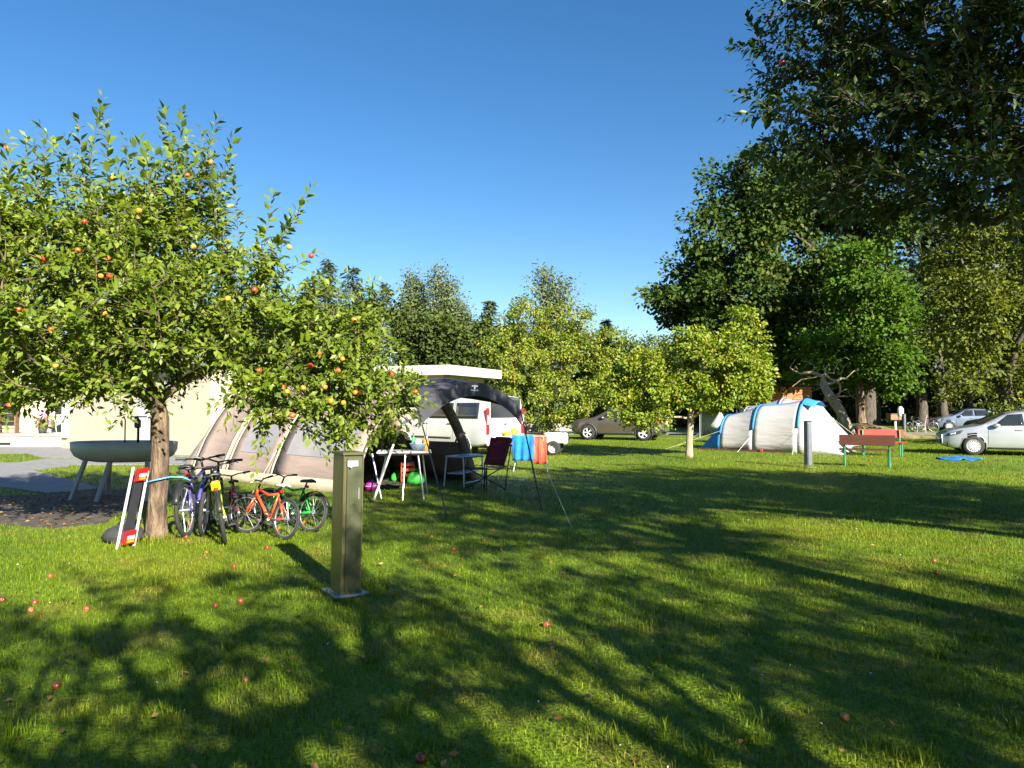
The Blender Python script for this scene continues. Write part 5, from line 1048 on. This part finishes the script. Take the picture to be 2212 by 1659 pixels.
q = G(880, 1042); t = thing('plastic_crate', 'tall orange red plastic crate under the camp table', 'crate', q, .2)
for z in (.05, .16, .27, .38): MB().bbox((0, 0, z), (.28, .24, .07), .01).build('slat', ORG, t)
for a in (-.13, .13):
    for c_ in (-.11, .11): MB().bbox((a, c_, .21), (.03, .03, .42), .006).build('post', ORG, t)
q = G(800, 1062); t = thing('toy_ball', 'magenta toy ball at the tent edge behind the pillar', 'ball', q); MB().sphere((0, 0, .11), .11, 14, 10).build('ball', M('magenta', (.45, .02, .30), None, 5, .5), t, True); MB().torus(.1105, .006, 24, 5, 'z', (0, 0, .11)).build('seam', WPL, t, True)
# light blue folding stool
p0 = G(968, 1056); p1 = G(1011, 1047); d = p1 - p0; t = thing('folding_stool', 'pale blue metal folding stool in front of the awning', 'stool', (p0 + p1) / 2 + Vector((.1, .25, 0)), yaw(d)); L_ = d.length / 2
MB().bbox((0, .0, .60), (2 * L_ + .06, .42, .03), .01).build('seat', LBLUE, t)
for s in (-1, 1):
    MB().tube([(s * L_, -.22, 0), (s * L_, -.2, .585)], .016).build('leg', LBLUE, t); MB().tube([(s * L_, .24, 0), (s * L_, .18, .585)], .016).build('leg', LBLUE, t)
MB().tube([(-L_, -.22, .09), (L_, -.22, .09)], .014).build('rail', LBLUE, t); MB().bbox((0, .02, .27), (2 * L_, .3, .02), .005).build('shelf', LBLUE, t)
# dark red camp chair facing left
q = G(1046, 1062); t = thing('camp_chair', 'dark red folding camp chair with a black back in front of the van', 'chair', q + Vector((0, .2, 0)), R(228))
RED = M('wine_fabric', (.16, .012, .03), (.12, .008, .022), 5, .85, bump=.3, bscale=12); BF = M('black_fabric2', (.015, .015, .017), None, 6, .85)
b = MB(); b.grid([[(x, y, .46 - .06 * math.cos(y * 3.2) - .05 * (x > .1) * 0 + .06 * x) for y in np.linspace(-.27, .27, 9)] for x in np.linspace(-.22, .28, 7)]).build('seat', RED, t, True, solid=.012)
b = MB(); b.grid([[(-.22 - .22 * s - .05 * math.cos(y * 3.4), y, .46 + .52 * s) for y in np.linspace(-.27, .27, 9)] for s in np.linspace(0, 1, 7)]).build('backrest', RED, t, True, solid=.014)
b = MB(); b.grid([[(-.29 - .2 * s - .05 * math.cos(y * 3.4), y, .52 + .48 * s) for y in np.linspace(-.2, .2, 5)] for s in np.linspace(0, 1, 4)]).build('back_pocket', BF, t, True, solid=.008)
for s in (-1, 1):
    MB().tube([(.30, s * .3, 0), (-.28, -s * .27, .46)], .011).build('leg', BLKM, t); MB().tube([(-.30, s * .3, 0), (.28, s * .27 * -1, .46)], .011).build('leg', BLKM, t); MB().tube([(-.26, s * .28, .0), (-.47, s * .28, 1.0)], .011).build('back_post', BLKM, t); MB().bbox((.0, s * .29, .62), (.5, .07, .015), .005).build('armrest', BF, t); MB().tube([(.24, s * .29, .0), (.24, s * .29, .62)], .010).build('arm_post', BLKM, t)
# drying rack with towels
q = (G(1115, 1016) + G(1181, 1017)) / 2; t = thing('drying_rack', 'white folding drying rack beside the red chair', 'drying rack', q, R(-6)); 
for s in (-1, 1):
    MB().tube([(s * .42, -.3, 0), (s * .30, .25, .86)], .011).build('leg', WB, t); MB().tube([(s * .42, .3, 0), (s * .30, -.25, .86)], .011).build('leg', WB, t)
fr_ = MB()
for y in np.linspace(-.26, .26, 7): fr_.tube([(-.48, y, .87), (.48, y, .87)], .005, 5)
for s in (-1, 1): fr_.tube([(s * .48, -.27, .87), (s * .48, .27, .87)], .008, 6)
fr_.build('top_frame', WB, t)
def towel(name, label, x0, x1, y0, hang, mat, amp=.02, fr=26, ph=0):
    u = thing(name, label, 'towel', Matrix.Translation(q) @ Euler((0, 0, R(-6))).to_matrix().to_4x4() @ Vector(((x0 + x1) / 2, y0, .88)), R(-6)); b = MB(); W_ = (x1 - x0) / 2; rows = []
    for s in np.linspace(0, 1, 16):
        if s < .2: yy, zz = .10 - .5 * s, .006
        else: yy, zz = -.0 - .02 * math.sin(s * 3), .006 - (s - .2) / .8 * hang
        rows.append([(x * (1 - .05 * s), yy - amp * s * math.sin(x * fr + ph + s), zz) for x in np.linspace(-W_, W_, 22)])
    b.grid(rows).build('cloth', mat, u, True, solid=.008); return u
TBL = M('towel_blue', (.008, .19, .55), (.006, .12, .42), 6, .95, bump=.4, bscale=60); TRD = M('towel_red', (.55, .15, .07), (.48, .025, .015), 5, .95, stretch=(6, 1, .4))
towel('towel', 'bright blue towel hanging on the drying rack', -.46, .10, -.27, .62, TBL, .04, 32)
towel('towel', 'red and orange towel right of the blue towel', .08, .40, -.18, .70, TRD, .03, 30, 1)
YEL = M('yellow_vinyl', (.80, .55, .01), None, 5, .3)
u = thing('swim_armbands', 'yellow inflatable armbands on the left end of the drying rack', 'armbands', Matrix.Translation(q) @ Vector((-.62, -.2, .88))); 
MB().torus(.07, .045, 18, 8, 'z', (0, 0, .045)).build('ring', YEL, u, True); MB().torus(.06, .04, 18, 8, 'y', (.20, .06, .10)).build('ring', YEL, u, True); MB().bbox((-.09, 0, .06), (.05, .05, .06), .01).build('valve', M('orange_plastic', (.65, .26, .02)), u)
MB().tube([(-.62 + .62 + .2, .06, .02), (-.1, .0, .0)], .006, 5).build('cord', WB, u)
# box trailer
q = at(1200, 957, 23.5); q.z = 0; t = thing('box_trailer', 'low white box trailer behind the drying rack', 'trailer', q, R(-12))
MB().bbox((-.02, .2, .54), (.64, .75, .30), .02).build('box', M('trailer_grey', (.50, .5, .5), None, 4, .5), t); MB().bbox((.33, .2, .54), (.06, .79, .34), .01).build('end_panel', M('white_paint', (.8, .8, .8)), t); MB().bbox((-.02, .2, .71), (.68, .8, .03), .01).build('lid', WPL, t)
for s in (-.2, .6): tm = link('wheel', W1[0], TYRE, t, (-.05, s, .24)); tm.scale = (.75, .75, .75); link('rim', W1[1], RIM, tm)
MB().tube([(-.3, .2, .42), (-.9, .2, .40), (-.95, .2, .45)], .03).build('drawbar', GALV, t); MB().tube([(-.7, .2, .4), (-.85, .15, 0)], .02).build('prop_stand', GALV, t)

# ---------------- benches ----------------
BRN = M('bench_brown', (.085, .024, .012), (.06, .017, .009), 4, .6, stretch=(1, 8, 8)); REDW = M('bench_red', (.28, .035, .018), (.22, .028, .014), 4, .55, stretch=(1, 8, 8)); GRNM = M('bench_green', (.03, .20, .11), (.02, .15, .08), 5, .45, .2)
def bench(label, o, rz, wood, L_=1.32):
    t = thing('park_bench', label, 'bench', o, rz, 'benches on the lawn')
    for k_, y in enumerate((-.06, .10, .26)): MB().bbox((0, y, .45), (L_, .13, .04), .008).build('seat_board', wood, t)
    MB().bbox((0, -.20, .715), (L_, .035, .28), .008, (.18, 0, 0)).build('back_board', wood, t)
    for s in (-1, 1):
        MB().tube([(s * L_ * .4, -.12, 0), (s * L_ * .4, -.12, .45), (s * L_ * .4, -.165, .84)], .024).build('rear_leg', GRNM, t); MB().tube([(s * L_ * .4, .28, 0), (s * L_ * .4, .28, .43)], .022).build('front_leg', GRNM, t); MB().tube([(s * L_ * .4, -.12, .415), (s * L_ * .4, .3, .415)], .018).build('seat_bracket', GRNM, t)
    return t
q = (G(1842, 1006) + G(1940, 1013)) / 2; bench('brown bench with green legs seen from behind', q + Vector((-.16, .1, 0)), R(-24), BRN)
q = (G(1890, 988) + G(1955, 990)) / 2; bench('red bench with green legs facing the brown bench', q + Vector((.22, .9, 0)), R(160), REDW, 1.35)
# blue sheet on the grass
q = G(2070, 993); b = MB(); rg = np.random.default_rng(8)
t = thing('plastic_sheet', 'bright blue plastic sheet lying on the lawn by the silver car', 'sheet', q)
b.grid([[(x * .62 * (1 - .25 * abs(v)), v * .35 + .08 * math.sin(x * 4), .035 + .035 * math.sin(x * 5 + v * 4) + .05 * math.exp(-((x + .2) ** 2 + v * v) * 6)) for x in np.linspace(-1, 1, 17)] for v in np.linspace(-1, 1, 9)]).build('sheet', M('blue_sheet', (.01, .16, .70), None, 4, .35), t, True, solid=.012)
# ---- bare leaning tree behind the tents
def bare(label, base, trunk, tips, r, bark, seed, name='bare_tree'):
    t = thing(name, label, 'tree', base); rg = np.random.default_rng(seed); A, par, ends = grow([tuple(Vector(p) - base) for p in trunk], [tuple(Vector(p) - base) for p in tips], rg, .2, .4, .02, .1)
    link('trunk', limb_mesh('trunk', A, par, .018, r, flare=1.3), bark, t)
rg = np.random.default_rng(6); Yb = 36.
base = at(1838, 913, Yb); base.z = 0; tips = [tuple(at(1700 + 150 * rg.random(), 770 + 110 * rg.random(), Yb + rg.normal(0, .6))) for _ in range(46)]
bare('bare leaning tree with pale twigs behind the grey tent', base, [base, at(1815, 890, Yb), at(1795, 860, Yb), at(1780, 835, Yb)], tips, .24, BARKL, 3)
base = at(1862, 908, 41); base.z = 0; bare('straight pale trunk right of the leaning bare tree', base, [base, at(1857, 870, 41), at(1860, 820, 41), at(1862, 770, 41)], [tuple(at(1820 + 90 * rg.random(), 730 + 60 * rg.random(), 41)) for _ in range(14)], .22, BARKL, 4)
base = at(2040, 916, 49); base.z = 0; bare('dark slanted trunk by the pale blue car', base, [base, at(2035, 870, 49), at(2030, 820, 49), at(2024, 760, 49)], [tuple(at(1990 + 70 * rg.random(), 700 + 60 * rg.random(), 49)) for _ in range(14)], .28, BARKD, 5)
# ---- far camp corner: wooden box on a post, bicycle with a covered saddle
q = at(1934, 918, 47); q.z = 0; t = thing('nest_box_post', 'small wooden box on a white post in the shade', 'box', q); MB().bbox((0, 0, .35), (.12, .12, .7), .01).build('post', WPL, t); MB().bbox((-.1, 0, .9), (.8, .5, .4), .02).build('box', WOOD, t); MB().bbox((-.1, 0, 1.115), (.9, .6, .03), .01).build('lid', WOOD, t)
t = bike('bicycle parked far back under the dark trees', at(2000, 920, 44) * 1, Vector((-.9, .3, 0)), 1.0, (.05, .05, .06)); t.location.z = 0; t['group'] = 'bicycles under the far trees'
t = bike('bicycle standing behind the far wooden box', at(1975, 920, 45) * 1, Vector((.9, .3, 0)), .95, (.1, .1, .11)); t.location.z = 0; t['group'] = 'bicycles under the far trees'
q = at(1990, 905, 43.5); q.z = 0; t = thing('folding_chair', 'grey folding chair with a cloth over it by the far bicycles', 'chair', q, 2.6)
MB().bbox((0, 0, .45), (.45, .45, .04), .01).build('seat', LGREY, t); MB().bbox((-.24, 0, .78), (.04, .46, .6), .01, (0, -.2, 0)).build('backrest', LGREY, t)
for a in (-.2, .2):
    for c_ in (-.2, .2): MB().tube([(a * 1.2, c_, 0), (a, c_, .43)], .018).build('leg', SIL, t)
q = at(1945, 880, 46); q.z = 0; t = thing('water_tank', 'white canister on a stand in the deep shade', 'canister', q); MB().lathe([(0, .95), (.16, .95), (.18, 1.0), (.18, 1.45), (.1, 1.55), (.06, 1.6), (0, 1.6)], 14).build('canister', WPL, t, True)
for a in (-.12, .12): MB().tube([(a, 0, 0), (a, 0, .96)], .02).build('leg', BLKM, t)

# ---------------- fallen apples, leaves ----------------
fall = [(402, 1163, 'fallen apple close to the purple bicycle wheel'), (446, 1196, 'red fallen apple in front of the neon yellow bicycle'), (577, 1186, 'orange fallen apple in front of the orange bicycle'), (505, 1226, 'red fallen apple below the neon yellow bicycle in shade'), (520, 1302, 'red fallen apple left of the power pillar base'), (465, 1312, 'small red fallen apple in the shadow left of the pillar'),
        (5, 1300, 'orange fallen apple at the left edge of the lawn'), (75, 1306, 'red fallen apple near the left edge'), (66, 1322, 'brownish fallen apple at the left edge shadow'), (108, 1248, 'pale red fallen apple on the sunny grass at left'), (186, 1320, 'dull fallen apple left of the middle shadow'), (530, 1474, 'orange fallen apple in the front left sun patch'), (122, 1487, 'dark red fallen apple low on the left'),
        (932, 1162, 'red fallen apple beyond the power pillar'), (1082, 1190, 'orange fallen apple in the middle of the lawn'), (1046, 1170, 'red fallen apple left of the middle of the lawn'), (980, 1190, 'fallen apple between the pillar and the guy rope'), (2017, 1215, 'red fallen apple on the sunny lawn below the blue sheet'), (2022, 1240, 'second red fallen apple below the blue sheet'), (1825, 1555, 'pink fallen apple low on the right side'), (908, 1645, 'yellow fallen apple at the bottom edge'), (1180, 1355, 'pale fallen apple in the dark middle shade')]
rg = np.random.default_rng(13); APF = AP.copy(); APF.materials.clear(); APF.materials.append(apple_mat('apple_skin_fallen', [(.25, .13, .03), (.26, .085, .03), (.22, .045, .02), (.14, .02, .012)]))
for px, py, lab in fall:
    o = bpy.data.objects.new('fallen_apple', APF); C.objects.link(o); s = .040 + .014 * rg.random(); o.scale = (s, s, s); q = G(px, py); o.location = (q.x, q.y, s * .32); o.rotation_euler = (rg.random() * 2, rg.random() * 2, rg.random() * 6); tag(o, lab, 'apple', 'fallen apples on the lawn')
def litter(name, n, y0, y1, mat, L_, label, cat, cx=None, z=.03, poly=None):
    rg = np.random.default_rng(len(name)); y = y0 + (y1 - y0) * rg.random(n) ** 1.3; x = (rg.random(n) * 2 - 1) * .8 * y
    if poly is not None:
        P = np.array(poly); x = P[:, 0].min() + (P[:, 0].max() - P[:, 0].min()) * rg.random(n); y = P[:, 1].min() + (P[:, 1].max() - P[:, 1].min()) * rg.random(n); k = inpoly(x, y, poly); x, y = x[k], y[k]; n = len(x)
    P = np.stack([x, y, np.full(n, z) + rg.random(n) * .02], 1); D = rg.normal(size=(n, 3)); D[:, 2] *= .3; N = np.array([0, 0, 1.]) + rg.normal(0, .35, (n, 3))
    tag(link(name, leaves_mesh(name, P, D, N, L_ * (.6 + .6 * rg.random(n)), L_ * .6, LEAF1), mat), label, cat, kind='stuff')
LBR = leaf_mat('leaf_litter_mat', [(.16, .075, .02), (.24, .13, .04), (.3, .2, .07)], .2)
litter('leaf_litter', 420, 3, 22, LBR, .05, 'brown fallen leaves scattered on the lawn', 'leaves')
litter('leaf_litter', 700, 3, 22, LBR, .08, 'brown fallen leaves on the bare soil', 'leaves', z=.015, poly=soilA)
litter('daisies', 120, 2.8, 14, M('daisy', (.8, .8, .78), None, 5, .7), .016, 'tiny white clover and daisy heads in the grass', 'flowers', z=.05)
